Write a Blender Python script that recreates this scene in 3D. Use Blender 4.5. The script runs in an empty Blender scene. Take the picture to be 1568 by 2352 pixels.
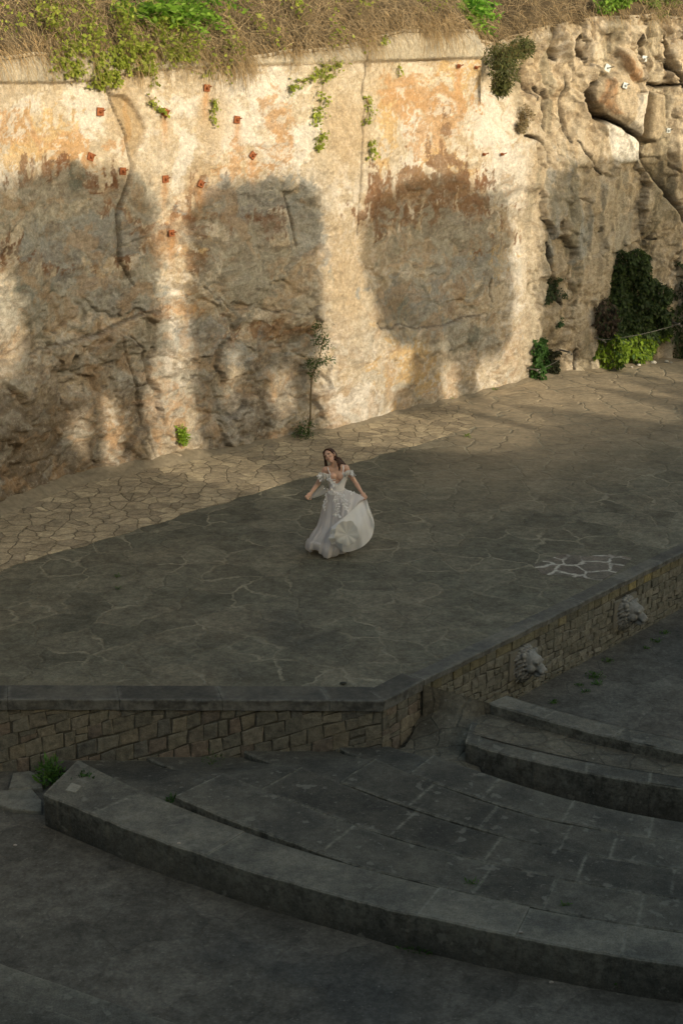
import bpy, bmesh, math, random
import numpy as np
from mathutils import Vector, Matrix
R = math.radians
# ------------------------------------------------------------------ camera, world, sun, exposure
FPX, PITCH, HC = 3600.0, R(17.5), 7.6
scn = bpy.context.scene
COL = scn.collection
cam = bpy.data.cameras.new('camera'); camo = bpy.data.objects.new('camera', cam); COL.objects.link(camo)
camo.location = (0, 0, HC); camo.rotation_euler = (R(90) - PITCH, 0, 0)
cam.sensor_fit = 'VERTICAL'; cam.sensor_height = 36.0; cam.lens = FPX / 2352 * 36.0
cam.clip_start = 0.1; cam.clip_end = 2000
scn.camera = camo
SUN_AZ, SUN_EL = R(42), R(16)          # azimuth measured from -Y towards +X
SA = np.array([math.sin(SUN_AZ), -math.cos(SUN_AZ)])
w = bpy.data.worlds.new('World'); scn.world = w; w.use_nodes = True
nt = w.node_tree; bg = nt.nodes['Background']; sky = nt.nodes.new('ShaderNodeTexSky')
sky.sky_type = 'NISHITA'; sky.sun_disc = False; sky.sun_elevation = SUN_EL
sky.sun_rotation = math.atan2(SA[0], SA[1]); sky.altitude = 50; sky.dust_density = 3.0; sky.air_density = 1.0; sky.ozone_density = 0.6
tnt = nt.nodes.new('ShaderNodeMix'); tnt.data_type = 'RGBA'; tnt.blend_type = 'MULTIPLY'; tnt.inputs[0].default_value = 1.0; tnt.inputs[7].default_value = (1.02, 1.0, .83, 1)
nt.links.new(sky.outputs[0], tnt.inputs[6]); nt.links.new(tnt.outputs[2], bg.inputs[0]); bg.inputs[1].default_value = 0.15
sl = bpy.data.lights.new('sun', 'SUN'); sl.energy = 2.15; sl.angle = R(0.45); sl.color = (1.0, 0.86, 0.64)
so = bpy.data.objects.new('sun', sl); COL.objects.link(so)
sd = Vector((SA[0] * math.cos(SUN_EL), SA[1] * math.cos(SUN_EL), math.sin(SUN_EL)))
so.rotation_euler = sd.to_track_quat('Z', 'Y').to_euler(); so.location = (20, -10, 30)
scn.view_settings.view_transform = 'Standard'; scn.view_settings.look = 'None'
scn.view_settings.exposure = 0.70; scn.view_settings.gamma = 1.0
scn.cycles.max_bounces = 6

rng = np.random.default_rng(7); random.seed(7)
CP, SP = math.cos(PITCH), math.sin(PITCH)
# ------------------------------------------------------------------ measuring helpers
def ray(px, py):
    u = (px - 784) / FPX; v = (py - 1176) / FPX
    return np.array([u, CP - v * SP, -(SP + v * CP)])
def G(px, py, z=0.0):
    d = ray(px, py); return np.array([0, 0, HC]) + d * ((z - HC) / d[2])
def GY(px, py, Y):
    d = ray(px, py); return np.array([0, 0, HC]) + d * (Y / d[1])
def proj(X, Y, Z):
    zc = Y * CP + (HC - Z) * SP; yc = (HC - Z) * CP - Y * SP
    return 784 + FPX * X / zc, 1176 + FPX * yc / zc
# ------------------------------------------------------------------ noise
def _h(ix, iy, iz, seed):
    n = (ix * 374761393 + iy * 668265263 + iz * 2147483647 + seed * 1274126177) & 0xffffffff
    n = ((n ^ (n >> 13)) * 1274126177) & 0xffffffff
    n = ((n ^ (n >> 16)) * 2246822519) & 0xffffffff
    return ((n ^ (n >> 15)) & 0xffff) / 65535.0
def vnoise(x, y, z=0.0, seed=0):
    x = np.asarray(x, float); y = np.asarray(y, float); z = np.broadcast_to(np.asarray(z, float), x.shape)
    ix, iy, iz = (np.floor(a).astype(np.int64) for a in (x, y, z))
    fx, fy, fz = x - ix, y - iy, z - iz
    fx, fy, fz = (f * f * f * (f * (f * 6 - 15) + 10) for f in (fx, fy, fz))
    r = 0
    for a in (0, 1):
        for b in (0, 1):
            for c in (0, 1):
                wt = (fx if a else 1 - fx) * (fy if b else 1 - fy) * (fz if c else 1 - fz)
                r = r + wt * _h(ix + a, iy + b, iz + c, seed)
    return r
def fbm(x, y, z=0.0, oct=4, seed=0, gain=0.5):
    r = 0; a = 1; t = 0
    x = np.asarray(x, float); y = np.asarray(y, float); z = np.asarray(z, float)
    for o in range(oct):
        r = r + a * vnoise(x * 2**o + o * 7.3, y * 2**o + o * 3.1, z * 2**o, seed + o); t += a; a *= gain
    return r / t
def ridge(x, y, z=0.0, oct=4, seed=0):
    r = 0; a = 1; t = 0
    for o in range(oct):
        r = r + a * (1 - np.abs(2 * vnoise(np.asarray(x) * 2**o + o * 5.7, np.asarray(y) * 2**o, np.asarray(z) * 2**o, seed + o) - 1)); t += a; a *= 0.5
    return r / t
def worley(x, y, seed=0):
    ix = np.floor(x).astype(np.int64); iy = np.floor(y).astype(np.int64)
    d1 = np.full(x.shape, 9.); d2 = np.full(x.shape, 9.); bi = np.zeros(x.shape, np.int64); bj = bi.copy(); bx = np.zeros(x.shape); by = bx.copy()
    for a in (-1, 0, 1):
        for b in (-1, 0, 1):
            cx = ix + a; cy = iy + b; px = cx + _h(cx, cy, cx * 0, seed); py = cy + _h(cx, cy, cx * 0 + 1, seed)
            d = np.hypot(x - px, y - py); m = d < d1
            d2 = np.where(m, d1, np.minimum(d2, d)); d1 = np.where(m, d, d1); bi = np.where(m, cx, bi); bj = np.where(m, cy, bj); bx = np.where(m, x - px, bx); by = np.where(m, y - py, by)
    h = [_h(bi, bj, bi * 0 + k + 2, seed) for k in range(3)]
    return d2 - d1, h[0], (h[1] - .5) * 2 * bx + (h[2] - .5) * 2 * by
def sst(a, b, x):
    t = np.clip((x - a) / (b - a), 0, 1); return t * t * (3 - 2 * t)
def segdist(qx, qy, P):
    best = np.full(np.shape(qx), 1e9); side = np.zeros(np.shape(qx)); par = np.zeros(np.shape(qx))
    for i in range(len(P) - 1):
        (ax, ay), (bx, by) = P[i], P[i + 1]
        dx, dy = bx - ax, by - ay; L2 = dx * dx + dy * dy
        t = np.clip(((qx - ax) * dx + (qy - ay) * dy) / L2, 0, 1)
        d = np.hypot(qx - ax - t * dx, qy - ay - t * dy)
        m = d < best
        best = np.where(m, d, best); side = np.where(m, np.sign(dx * (qy - ay) - dy * (qx - ax)), side); par = np.where(m, (i + t) / (len(P) - 1), par)
    return best, side, par
def inpoly(qx, qy, P):
    c = np.zeros(np.shape(qx), bool); n = len(P)
    for i in range(n):
        x1, y1 = P[i]; x2, y2 = P[(i + 1) % n]
        if y1 == y2: continue
        c ^= ((y1 > qy) != (y2 > qy)) & (qx < (x2 - x1) * (qy - y1) / (y2 - y1) + x1)
    return c
def sdpoly(qx, qy, P):
    d, _, _ = segdist(qx, qy, list(P) + [P[0]]); return np.where(inpoly(qx, qy, P), d, -d)
# ------------------------------------------------------------------ object helpers
def tag(o, label=None, cat=None, group=None, kind=None):
    if label: o['label'] = label
    if cat: o['category'] = cat
    if group: o['group'] = group
    if kind: o['kind'] = kind
    return o
def empty(name, loc, label, cat, group=None):
    o = bpy.data.objects.new(name, None); COL.objects.link(o); o.location = [float(a) for a in loc]; o.empty_display_size = 0.2
    return tag(o, label, cat, group)
def link(name, me, mat, parent=None, origin=None):
    o = bpy.data.objects.new(name, me); COL.objects.link(o)
    if mat is not None and not me.materials: me.materials.append(mat)
    if parent is not None:
        o.parent = parent; o.location = -Vector(parent.location) if origin is None else origin
    return o
def npmesh(name, V, F, mat, parent=None, col=None, smooth=False, attrs=None):
    """V (n,3) world coordinates, F (m,k) faces; a parented mesh keeps world coordinates"""
    V = np.asarray(V, np.float32); me = bpy.data.meshes.new(name)
    if isinstance(F, np.ndarray):
        m, k = F.shape
        me.vertices.add(len(V)); me.vertices.foreach_set('co', V.ravel())
        me.loops.add(m * k); me.loops.foreach_set('vertex_index', F.ravel().astype(np.int32))
        me.polygons.add(m); me.polygons.foreach_set('loop_start', np.arange(0, m * k, k, dtype=np.int32))
        me.polygons.foreach_set('loop_total', np.full(m, k, np.int32))
        me.update(calc_edges=True)
    else:
        me.from_pydata(V.tolist(), [], [list(f) for f in F]); me.update()
    if smooth: me.polygons.foreach_set('use_smooth', np.ones(len(me.polygons), bool))
    if col is not None:
        a = me.color_attributes.new('Col', 'FLOAT_COLOR', 'POINT')
        c = np.ones((len(V), 4), np.float32); c[:, :3] = np.clip(col, 0, 1); a.data.foreach_set('color', c.ravel())
    if attrs:
        for k2, vals in attrs.items():
            a = me.attributes.new(k2, 'FLOAT', 'POINT'); a.data.foreach_set('value', np.asarray(vals, np.float32).ravel())
    return link(name, me, mat, parent)
def gridF(nu, nv, closed=False):
    i = np.arange(nu if closed else nu - 1)[:, None]; j = np.arange(nv - 1)[None, :]
    i2 = (i + 1) % nu
    return np.stack([i * nv + j, i2 * nv + j, i2 * nv + j + 1, i * nv + j + 1], -1).reshape(-1, 4)
class MB:
    def __init__(s): s.V = []; s.F = []; s.C = []
    def add(s, V, F, c=None):
        b = len(s.V); s.V += [tuple(float(a) for a in v) for v in V]; s.F += [tuple(int(i) + b for i in f) for f in F]
        s.C += [tuple(c) if c is not None else (.5, .5, .5)] * len(V)
    def build(s, name, mat, parent=None, smooth=False, col=True):
        return npmesh(name, np.array(s.V), s.F, mat, parent, np.array(s.C) if col else None, smooth)
    def box(s, c, size, rot=None, col=None, bev=0.0):
        hx, hy, hz = [a / 2 for a in size]; b = min(bev, hx, hy, hz)
        vs = []
        if b <= 0:
            vs = [(x, y, z) for x in (-hx, hx) for y in (-hy, hy) for z in (-hz, hz)]
            F = [(0, 1, 3, 2), (4, 6, 7, 5), (0, 4, 5, 1), (2, 3, 7, 6), (0, 2, 6, 4), (1, 5, 7, 3)]
        else:
            bm = bmesh.new(); bmesh.ops.create_cube(bm, size=1)
            for v in bm.verts: v.co = (v.co.x * size[0], v.co.y * size[1], v.co.z * size[2])
            bmesh.ops.bevel(bm, geom=bm.edges[:], offset=b, segments=2, affect='EDGES')
            vs = [tuple(v.co) for v in bm.verts]; F = [[v.index for v in f.verts] for f in bm.faces]; bm.free()
        M = rot if rot is not None else Matrix.Identity(3)
        s.add([tuple(M @ Vector(v) + Vector(c)) for v in vs], F, col)
    def capsule(s, p0, r0, p1, r1, n=12, col=None, flat=1.0):
        p0 = np.array(p0, float); p1 = np.array(p1, float); d = p1 - p0; L = np.linalg.norm(d); d = d / max(L, 1e-9)
        a = np.array([0, 0, 1.]) if abs(d[2]) < .9 else np.array([1., 0, 0])
        u = np.cross(d, a); u /= np.linalg.norm(u); v = np.cross(d, u) * flat
        rings = []
        for k in range(5): t = (k + .6) / 5 * math.pi / 2; rings.append((p0 - d * r0 * math.cos(t), r0 * math.sin(t)))
        for k in range(5): t = (4 - k + .6) / 5 * math.pi / 2; rings.append((p1 + d * r1 * math.cos(t), r1 * math.sin(t)))
        V = []; F = []
        for c, r in rings:
            for j in range(n):
                an = 2 * math.pi * j / n; V.append(c + (u * math.cos(an) + v * math.sin(an)) * r)
        for i in range(len(rings) - 1):
            for j in range(n): F.append((i * n + j, i * n + (j + 1) % n, (i + 1) * n + (j + 1) % n, (i + 1) * n + j))
        F.append(tuple(reversed(range(n)))); F.append(tuple(range((len(rings) - 1) * n, len(rings) * n)))
        s.add(V, F, col)
    def chain(s, pts, rad, n=12, col=None, flat=1.0):
        for i in range(len(pts) - 1): s.capsule(pts[i], rad[i], pts[i + 1], rad[i + 1], n, col, flat)
    def ball(s, c, r, M=None, n=16, m=10, col=None):
        r = (r, r, r) if np.isscalar(r) else r; M = np.array(M) if M is not None else np.eye(3); V = []; F = []
        for i in range(m + 1):
            th = math.pi * (i + .02) / (m + .04)
            for j in range(n):
                ph = 2 * math.pi * j / n
                V.append(np.array(c) + M @ np.array([r[0] * math.sin(th) * math.cos(ph), r[1] * math.sin(th) * math.sin(ph), r[2] * math.cos(th)]))
        for i in range(m):
            for j in range(n): F.append((i * n + j, (i + 1) * n + j, (i + 1) * n + (j + 1) % n, i * n + (j + 1) % n))
        F.append(tuple(range(n))); F.append(tuple(reversed(range(m * n, (m + 1) * n))))
        s.add(V, F, col)
def voxel(o, size, smooth=3, fac=0.5):
    m = o.modifiers.new('r', 'REMESH'); m.mode = 'VOXEL'; m.voxel_size = size; m.use_smooth_shade = True
    if smooth: q = o.modifiers.new('s', 'SMOOTH'); q.iterations = smooth; q.factor = fac
# ------------------------------------------------------------------ materials
class NB:
    def __init__(s, name):
        s.m = bpy.data.materials.new(name); s.m.use_nodes = True; s.t = s.m.node_tree; s.b = s.t.nodes['Principled BSDF']
        s.b.inputs['Specular IOR Level'].default_value = 0.25
        s.co = s.n('ShaderNodeTexCoord').outputs['Object']
    def n(s, typ, **kw):
        nd = s.t.nodes.new(typ)
        for k, v in kw.items(): setattr(nd, k, v)
        return nd
    def l(s, a, b): s.t.links.new(a, b)
    def put(s, inp, val):
        if isinstance(val, bpy.types.NodeSocket): s.l(val, inp)
        else: inp.default_value = val
    def noise(s, scale, detail=4, rough=0.55, vec=None, dist=0.0):
        nd = s.n('ShaderNodeTexNoise'); nd.inputs['Scale'].default_value = scale; nd.inputs['Detail'].default_value = detail
        nd.inputs['Roughness'].default_value = rough; nd.inputs['Distortion'].default_value = dist; s.l(vec or s.co, nd.inputs['Vector']); return nd.outputs['Fac']
    def math(s, op, a, b=0.0, clamp=False):
        nd = s.n('ShaderNodeMath', operation=op, use_clamp=clamp); s.put(nd.inputs[0], a); s.put(nd.inputs[1], b); return nd.outputs[0]
    def rng(s, v, a, b, c, d, smooth=False):
        nd = s.n('ShaderNodeMapRange'); nd.interpolation_type = 'SMOOTHSTEP' if smooth else 'LINEAR'
        s.put(nd.inputs[0], v)
        for i, k in enumerate((a, b, c, d)): nd.inputs[i + 1].default_value = k
        return nd.outputs[0]
    def mix(s, f, a, b, mode='MIX'):
        nd = s.n('ShaderNodeMix', data_type='RGBA', blend_type=mode); s.put(nd.inputs[0], f)
        for i, c in ((6, a), (7, b)):
            if isinstance(c, bpy.types.NodeSocket): s.l(c, nd.inputs[i])
            else: nd.inputs[i].default_value = (*c, 1)
        return nd.outputs[2]
    def mul(s, c, f):
        nd = s.n('ShaderNodeVectorMath', operation='SCALE'); s.put(nd.inputs[0], c); s.put(nd.inputs['Scale'], f); return nd.outputs[0]
    def attr(s, name, fac=False):
        nd = s.n('ShaderNodeAttribute', attribute_name=name); return nd.outputs['Fac' if fac else 'Color']
    def fin(s, col, rough=0.9, height=None, strength=0.5, dist=0.02):
        s.put(s.b.inputs['Base Color'], col); s.put(s.b.inputs['Roughness'], rough)
        if height is not None:
            bp = s.n('ShaderNodeBump'); bp.inputs['Strength'].default_value = strength; bp.inputs['Distance'].default_value = dist
            s.l(height, bp.inputs['Height']); s.l(bp.outputs[0], s.b.inputs['Normal'])
        return s.m
def mat_col(name, scale=8, amt=0.35, bscale=25, bstr=0.5, bdist=0.02, rough=0.92, fine=60):
    b = NB(name); c = b.attr('Col')
    f = b.rng(b.noise(scale, 6, .6), .3, .7, 1 - amt, 1 + amt)
    g = b.rng(b.noise(fine, 3, .6), .3, .7, 1 - amt * .6, 1 + amt * .6)
    return b.fin(b.mul(c, b.math('MULTIPLY', f, g)), rough, b.noise(bscale, 8, .65), bstr, bdist)
def mat_flat(name, c, rough=0.8, amt=0.15, scale=20, bstr=0.2, metal=0.0):
    b = NB(name); f = b.rng(b.noise(scale, 5, .6), .3, .7, 1 - amt, 1 + amt)
    v = b.n('ShaderNodeRGB'); v.outputs[0].default_value = (*c, 1)
    m = b.fin(b.mul(v.outputs[0], f), rough, b.noise(scale * 3, 4), bstr, .01); b.b.inputs['Metallic'].default_value = metal; return m
def mat_leaf(name, trans=0.45):
    b = NB(name); c = b.attr('Col'); b.fin(c, .55); b.b.inputs['Specular IOR Level'].default_value = .3
    tr = b.n('ShaderNodeBsdfTranslucent'); b.l(b.mul(c, 1.3), tr.inputs[0])
    mx = b.n('ShaderNodeMixShader'); mx.inputs[0].default_value = trans
    b.l(b.b.outputs[0], mx.inputs[1]); b.l(tr.outputs[0], mx.inputs[2]); b.l(mx.outputs[0], b.t.nodes['Material Output'].inputs[0]); return b.m
def mat_paving(name, c1, c2, joint, cell, jw, jamt, stain=(.5, .5, .5), stamt=0.3, warp=0.12, bstr=0.5, jn=(.45, .6), dark=None, speck=.0, wsc=3.0, dust_and_sun=False, dj=0.0):
    b = NB(name)
    nz = b.n('ShaderNodeTexNoise'); nz.inputs['Scale'].default_value = wsc; nz.inputs['Detail'].default_value = 4; b.l(b.co, nz.inputs['Vector'])
    sub = b.n('ShaderNodeVectorMath', operation='SUBTRACT'); b.l(nz.outputs['Color'], sub.inputs[0]); sub.inputs[1].default_value = (.5, .5, .5)
    sc = b.mul(sub.outputs[0], warp * 2)
    ad = b.n('ShaderNodeVectorMath', operation='ADD'); b.l(b.co, ad.inputs[0]); b.l(sc, ad.inputs[1])
    v1 = b.n('ShaderNodeTexVoronoi', feature='DISTANCE_TO_EDGE', voronoi_dimensions='2D'); v2 = b.n('ShaderNodeTexVoronoi', feature='F1', voronoi_dimensions='2D')
    for v in (v1, v2): v.inputs['Scale'].default_value = 1 / cell; v.inputs['Randomness'].default_value = .9; b.l(ad.outputs[0], v.inputs['Vector'])
    e = v1.outputs['Distance']; sp = b.n('ShaderNodeSeparateColor'); b.l(v2.outputs['Color'], sp.inputs[0])
    jm = b.rng(e, jw * .35 / cell, jw / cell, 1, 0, True)
    jm2 = b.math('MULTIPLY', b.math('MULTIPLY', jm, b.rng(b.noise(20, 4, .7), .34, .56, .35, 1)), b.rng(b.noise(.9, 4, .6), jn[0], jn[1], 0.12, jamt))
    base = b.mix(sp.outputs[0], c1, c2)
    base = b.mul(base, b.rng(sp.outputs[1], 0, 1, .86, 1.14))
    base = b.mix(b.rng(b.noise(.7, 6, .65), .48, .68, 0, stamt), base, stain)
    if dark: base = b.mix(b.rng(b.noise(.45, 5, .6), .42, .30, 0, .75), base, dark)
    base = b.mul(base, b.math('MULTIPLY', b.rng(b.noise(6, 8, .75), .32, .68, .7, 1.3), b.rng(b.noise(15, 8, .8), .34, .66, .76, 1.24))); base = b.mul(base, b.rng(b.noise(32, 5, .75), .32, .68, .74, 1.26))
    base = b.mul(base, b.rng(b.noise(2.2, 7, .72), .32, .68, .72, 1.28))
    if dust_and_sun:
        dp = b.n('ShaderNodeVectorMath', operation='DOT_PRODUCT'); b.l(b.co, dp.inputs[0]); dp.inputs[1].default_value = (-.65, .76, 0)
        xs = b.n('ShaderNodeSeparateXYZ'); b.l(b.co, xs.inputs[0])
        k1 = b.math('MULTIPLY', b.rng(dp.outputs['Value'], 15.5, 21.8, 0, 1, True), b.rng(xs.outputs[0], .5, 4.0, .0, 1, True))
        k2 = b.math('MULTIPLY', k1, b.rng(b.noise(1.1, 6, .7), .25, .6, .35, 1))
        base = b.mix(k2, base, b.mul(b.mix(b.noise(3, 5, .6), (.50, .395, .26), (.36, .29, .20)), b.rng(b.noise(9, 6, .7), .3, .7, .75, 1.25)))  # sandy dust, its colour lifted to stand in for sun on the floor
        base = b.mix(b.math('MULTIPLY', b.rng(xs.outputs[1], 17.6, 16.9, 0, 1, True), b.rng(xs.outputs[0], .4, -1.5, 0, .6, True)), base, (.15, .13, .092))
    if speck: base = b.mix(b.rng(b.noise(22, 2, .5), .66, .74, 0, speck), base, (.45, .42, .36))
    if dj: base = b.mul(base, b.math('SUBTRACT', 1.0, b.math('MULTIPLY', b.rng(e, 0, jw * .45 / cell, 1, 0, True), b.rng(b.noise(1.4, 4, .6), .4, .55, dj, dj * .2))))
    colr = b.mix(jm2, base, joint)
    hh = b.math('ADD', b.math('MULTIPLY', b.rng(e, 0, jw * 1.2 / cell, 0, 1, True), 1.2), b.math('ADD', b.math('MULTIPLY', b.noise(9, 6, .65), .9), b.math('MULTIPLY', sp.outputs[2], .5)))
    return b.fin(colr, .93, hh, bstr, .02)
def mat_cliff():
    b = NB('cliff_rock'); c = b.attr('Col')
    c = b.mul(c, b.rng(b.noise(14, 9, .72), .32, .68, .74, 1.24)); c = b.mul(c, b.rng(b.noise(38, 6, .7), .34, .66, .82, 1.17))
    c = b.mix(b.rng(b.noise(11, 9, .75, dist=.6), .56, .60, 0, .3), c, (.60, .55, .47)); c = b.mix(b.rng(b.noise(9, 9, .75, dist=.8), .60, .645, 0, .4), c, (.26, .19, .125))
    h = b.math('ADD', b.noise(16, 9, .7), b.math('MULTIPLY', b.noise(5, 9, .7, dist=.4), 1.5))
    return b.fin(c, .96, h, 1.0, .035)
M = {}
M['cliff'] = mat_cliff()
M['masonry'] = mat_col('masonry_stone', 14, .35, 22, .8, .02, .93, 70)
M['stage'] = mat_paving('stage_paving', (.098, .096, .073), (.145, .136, .102), (.27, .25, .185), .62, .034, 1.0, (.165, .145, .105), .6, .26, .6, (.46, .64), (.062, .062, .052), .10, wsc=2.2, dust_and_sun=True, dj=.45)
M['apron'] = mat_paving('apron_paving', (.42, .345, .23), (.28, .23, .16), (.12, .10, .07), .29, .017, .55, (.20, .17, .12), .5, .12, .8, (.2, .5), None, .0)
M['orch'] = mat_paving('orchestra_paving', (.095, .088, .072), (.115, .105, .085), (.05, .045, .035), .75, .016, .3, (.15, .135, .11), .5, .22, .4, (.5, .7), (.06, .06, .055), .2)
M['patch'] = mat_paving('patched_paving', (.16, .135, .112), (.13, .12, .095), (.48, .46, .40), .36, .034, 1.0, (.10, .095, .08), .6, .14, .5, (.36, .5))
M['ramp'] = mat_paving('walk_paving', (.115, .104, .078), (.145, .128, .093), (.07, .064, .048), .30, .016, .5, (.18, .16, .12), .45, .10, .6, (.3, .5), (.07, .065, .055), .3)
b = NB('dark_basalt')
c = b.mix(b.rng(b.noise(1.6, 5, .6), .4, .62, 0, 1), (.078, .075, .063), (.137, .128, .102))
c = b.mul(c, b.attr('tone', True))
c = b.mul(c, b.rng(b.noise(12, 5, .7), .3, .7, .75, 1.25)); c = b.mul(c, b.rng(b.noise(60, 2, .7), .3, .7, .75, 1.25))
ed = b.math('MULTIPLY', b.attr('edge', True), b.rng(b.noise(6, 5, .65), .36, .62, 0.08, .9))
c = b.mix(b.math('MULTIPLY', ed, b.rng(b.noise(24, 4, .7), .3, .55, .35, 1)), c, (.27, .26, .21))
c = b.mix(b.rng(b.noise(34, 3, .6), .62, .72, 0, .5), c, (.21, .205, .17))
c = b.mix(b.rng(b.noise(6.5, 4, .5), .635, .67, 0, .5), c, (.22, .21, .175))
c = b.mix(b.rng(b.noise(13, 6, .7), .60, .68, 0, .35), c, (.21, .205, .17))
M['seat'] = b.fin(c, .95, b.noise(30, 8, .7), .6, .015)
b = NB('coping_stone')
c = b.mix(b.rng(b.noise(2.2, 5, .6), .4, .62, 0, 1), (.055, .055, .05), (.095, .09, .075)); c = b.mul(c, b.attr('tone', True))
c = b.mul(c, b.rng(b.noise(15, 5, .7), .3, .7, .75, 1.25))
c = b.mix(b.math('MULTIPLY', b.attr('edge', True), b.rng(b.noise(8, 5, .65), .4, .6, .1, .8)), c, (.2, .195, .17))
M['coping'] = b.fin(c, .93, b.noise(28, 8, .7), .6, .015)
M['leaf'] = mat_leaf('leaf')
M['leafd'] = mat_leaf('shrub_leaf', .3)
M['stem'] = mat_col('dry_stem', 20, .2, 60, .1, .005, .85)
M['bark'] = mat_col('bark', 10, .35, 30, .8, .03)
M['rust'] = mat_flat('rusty_iron', (.27, .095, .04), .85, .35, 40, .4)
M['zinc'] = mat_flat('galvanised_steel', (.55, .60, .63), .45, .12, 30, .1, .3)
M['cable'] = mat_flat('steel_cable', (.19, .18, .16), .6, .1, 30, .1, .2)
M['marble'] = mat_flat('carved_stone', (.27, .26, .23), .85, .30, 14, .5)
M['plaque'] = mat_flat('plaque_stone', (.20, .185, .145), .9, .18, 12, .4)
M['soil'] = mat_flat('soil', (.10, .075, .045), .98, .4, 3, .8)
M['ground'] = mat_flat('dark_ground', (.06, .057, .045), .98, .3, 1.2, .5)
M['added_shade_hill'] = mat_flat('shade_hill_soil', (.06, .055, .035), .98, .3, .5, .5)
# ------------------------------------------------------------------ cliff plan line
BP = [(-40, 1186), (0, 1168), (50, 1150), (166, 1100), (277, 1077), (393, 1052), (504, 1032), (665, 1002), (790, 979), (957, 935), (1077, 910), (1213, 872), (1308, 856), (1383, 847), (1484, 835), (1568, 826)]
base = [G(x, y, 0)[:2] for x, y in BP]
base = [np.array([-12.5, 14.0]), np.array([-9.0, 19.0]), np.array([-7.0, 22.0])] + base + [np.array([10.5, 37.0]), np.array([14, 38.6]), np.array([18, 40])]
base = np.array(base)
seg = np.r_[0, np.cumsum(np.hypot(*np.diff(base, axis=0).T))]
def plan(s):
    return np.stack([np.interp(s, seg, base[:, 0]), np.interp(s, seg, base[:, 1])], -1)
DS = 0.027; s_ = np.arange(0, seg[-1], DS)
PB = plan(s_)
k = np.exp(-np.linspace(-2, 2, 61)**2); k /= k.sum()
PBs = np.stack([np.convolve(np.pad(PB[:, i], 30, mode='edge'), k, 'valid') for i in (0, 1)], -1)
PBs[:30] = PB[:30]; PBs[-30:] = PB[-30:]
T = np.gradient(PBs, axis=0); T /= np.hypot(*T.T)[:, None]
for i in (0, 1): T[:, i] = np.convolve(np.pad(T[:, i], 30, mode='edge'), k, 'valid')
T /= np.hypot(*T.T)[:, None]
NRM = np.stack([T[:, 1], -T[:, 0]], -1)                      # towards the stage
def cplan(px, py):
    """index of the cliff column and the height seen at a photo point"""
    d = ray(px, py); cr = d[0] * PBs[:, 1] - d[1] * PBs[:, 0]
    i = int(np.argmin(np.abs(cr / np.hypot(*PBs.T)) + (PBs[:, 1] < 10) * 100)); t = PBs[i, 1] / d[1]; return i, HC + d[2] * t
TOPP = [(-3000, 128), (0, 128), (120, 118), (250, 112), (400, 128), (520, 140), (650, 120), (780, 108), (860, 80), (930, 66), (1085, 68), (1112, 96), (1180, 95), (1240, 70), (1320, 48), (1400, 35), (1500, 30), (1568, 35), (5000, 35)]
colpx = proj(PBs[:, 0], PBs[:, 1], 6.0)[0]
ztop = np.empty(len(s_))
for i in range(len(s_)):
    py = np.interp(colpx[i], [a for a, _ in TOPP], [b_ for _, b_ in TOPP]); v = (py - 1176) / FPX
    ztop[i] = HC - (SP + v * CP) * PBs[i, 1] / (CP - v * SP)
ztop = np.clip(ztop + .12 * (fbm(s_ * 1.3, s_ * 0, seed=5) - .5), 5.5, 8.4)
NV = 330
tv = np.linspace(0, 1, NV); Zg = -0.08 + tv[None, :] * (ztop[:, None] + .08)
Sg = np.broadcast_to(s_[:, None], Zg.shape); Xg = np.broadcast_to(PBs[:, :1], Zg.shape); Yg = np.broadcast_to(PBs[:, 1:], Zg.shape)
qx, qy = proj(Xg, Yg, Zg)
# domain warp
wx = (fbm(Sg * .9, Zg * .9, seed=11) - .5) * 90 + (fbm(Sg * 4, Zg * 4, seed=12) - .5) * 36
wy = (fbm(Sg * .9, Zg * .9, seed=13) - .5) * 90 + (fbm(Sg * 4, Zg * 4, seed=14) - .5) * 36
ux, uy = qx + wx * .5, qy + wy * .5
# ---- relief
right = sst(1165, 1250, ux)
LINE = [(-3000, 190), (0, 190), (140, 190), (230, 184), (300, 166), (400, 157), (520, 152), (650, 147), (780, 143), (950, 138), (1108, 133), (5000, 125)]
liney = np.interp(qx, [a for a, _ in LINE], [b_ for _, b_ in LINE])
band = sst(3, -3, qy - liney) * sst(1112, 1104, qx)
rough = np.clip(sst(640, 820, uy) * sst(820, 700, ux) + .35 * sst(400, 440, uy) * sst(1180, 1150, ux), 0, 1)
rough = np.maximum(rough, .5 * right)
smooth_col = np.exp(-((ux - 800) / 60.)**2) * sst(1100, 500, uy)
rough *= 1 - .8 * smooth_col
D = .30 * (fbm(Sg * .35, Zg * .3, seed=21) - .5) + .16 * (fbm(Sg * 1.1, Zg * .9, seed=22) - .5) + .05 * (fbm(Sg * 3.5, Zg * 3, seed=23) - .5)
wS = (fbm(Sg * 2.2, Zg * 2.2, seed=28) - .5); wZ = (fbm(Sg * 2.2, Zg * 2.2, seed=29) - .5)
e1, h1, t1 = worley(Sg * 1.3 + wS * .9, Zg * 1.5 + wZ * .9, 3); e2, h2, t2 = worley(Sg * 4 + wS * 2.5, Zg * 5 + wZ * 2.5, 4)
D += rough * (.10 * (h1 - .5) + .13 * t1 + .045 * (h2 - .5) + .05 * t2 - .035 * sst(.10, .0, e1) + .09 * (fbm(Sg * 6, Zg * 7, seed=25, oct=5, gain=.65) - .5))
D += (1 - rough) * .012 * (fbm(Sg * 6, Zg * 6, seed=26, oct=4, gain=.7) - .5)
D += (1 - right) * .04 * (ridge(Sg * .8 + wy * .004, Zg * 3.2, seed=27) - .5)
rib = ridge(Sg * .75 + (fbm(Sg * .8, Zg * .6, seed=31) - .5) * 1.2, Zg * .16, seed=32, oct=4)
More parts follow.
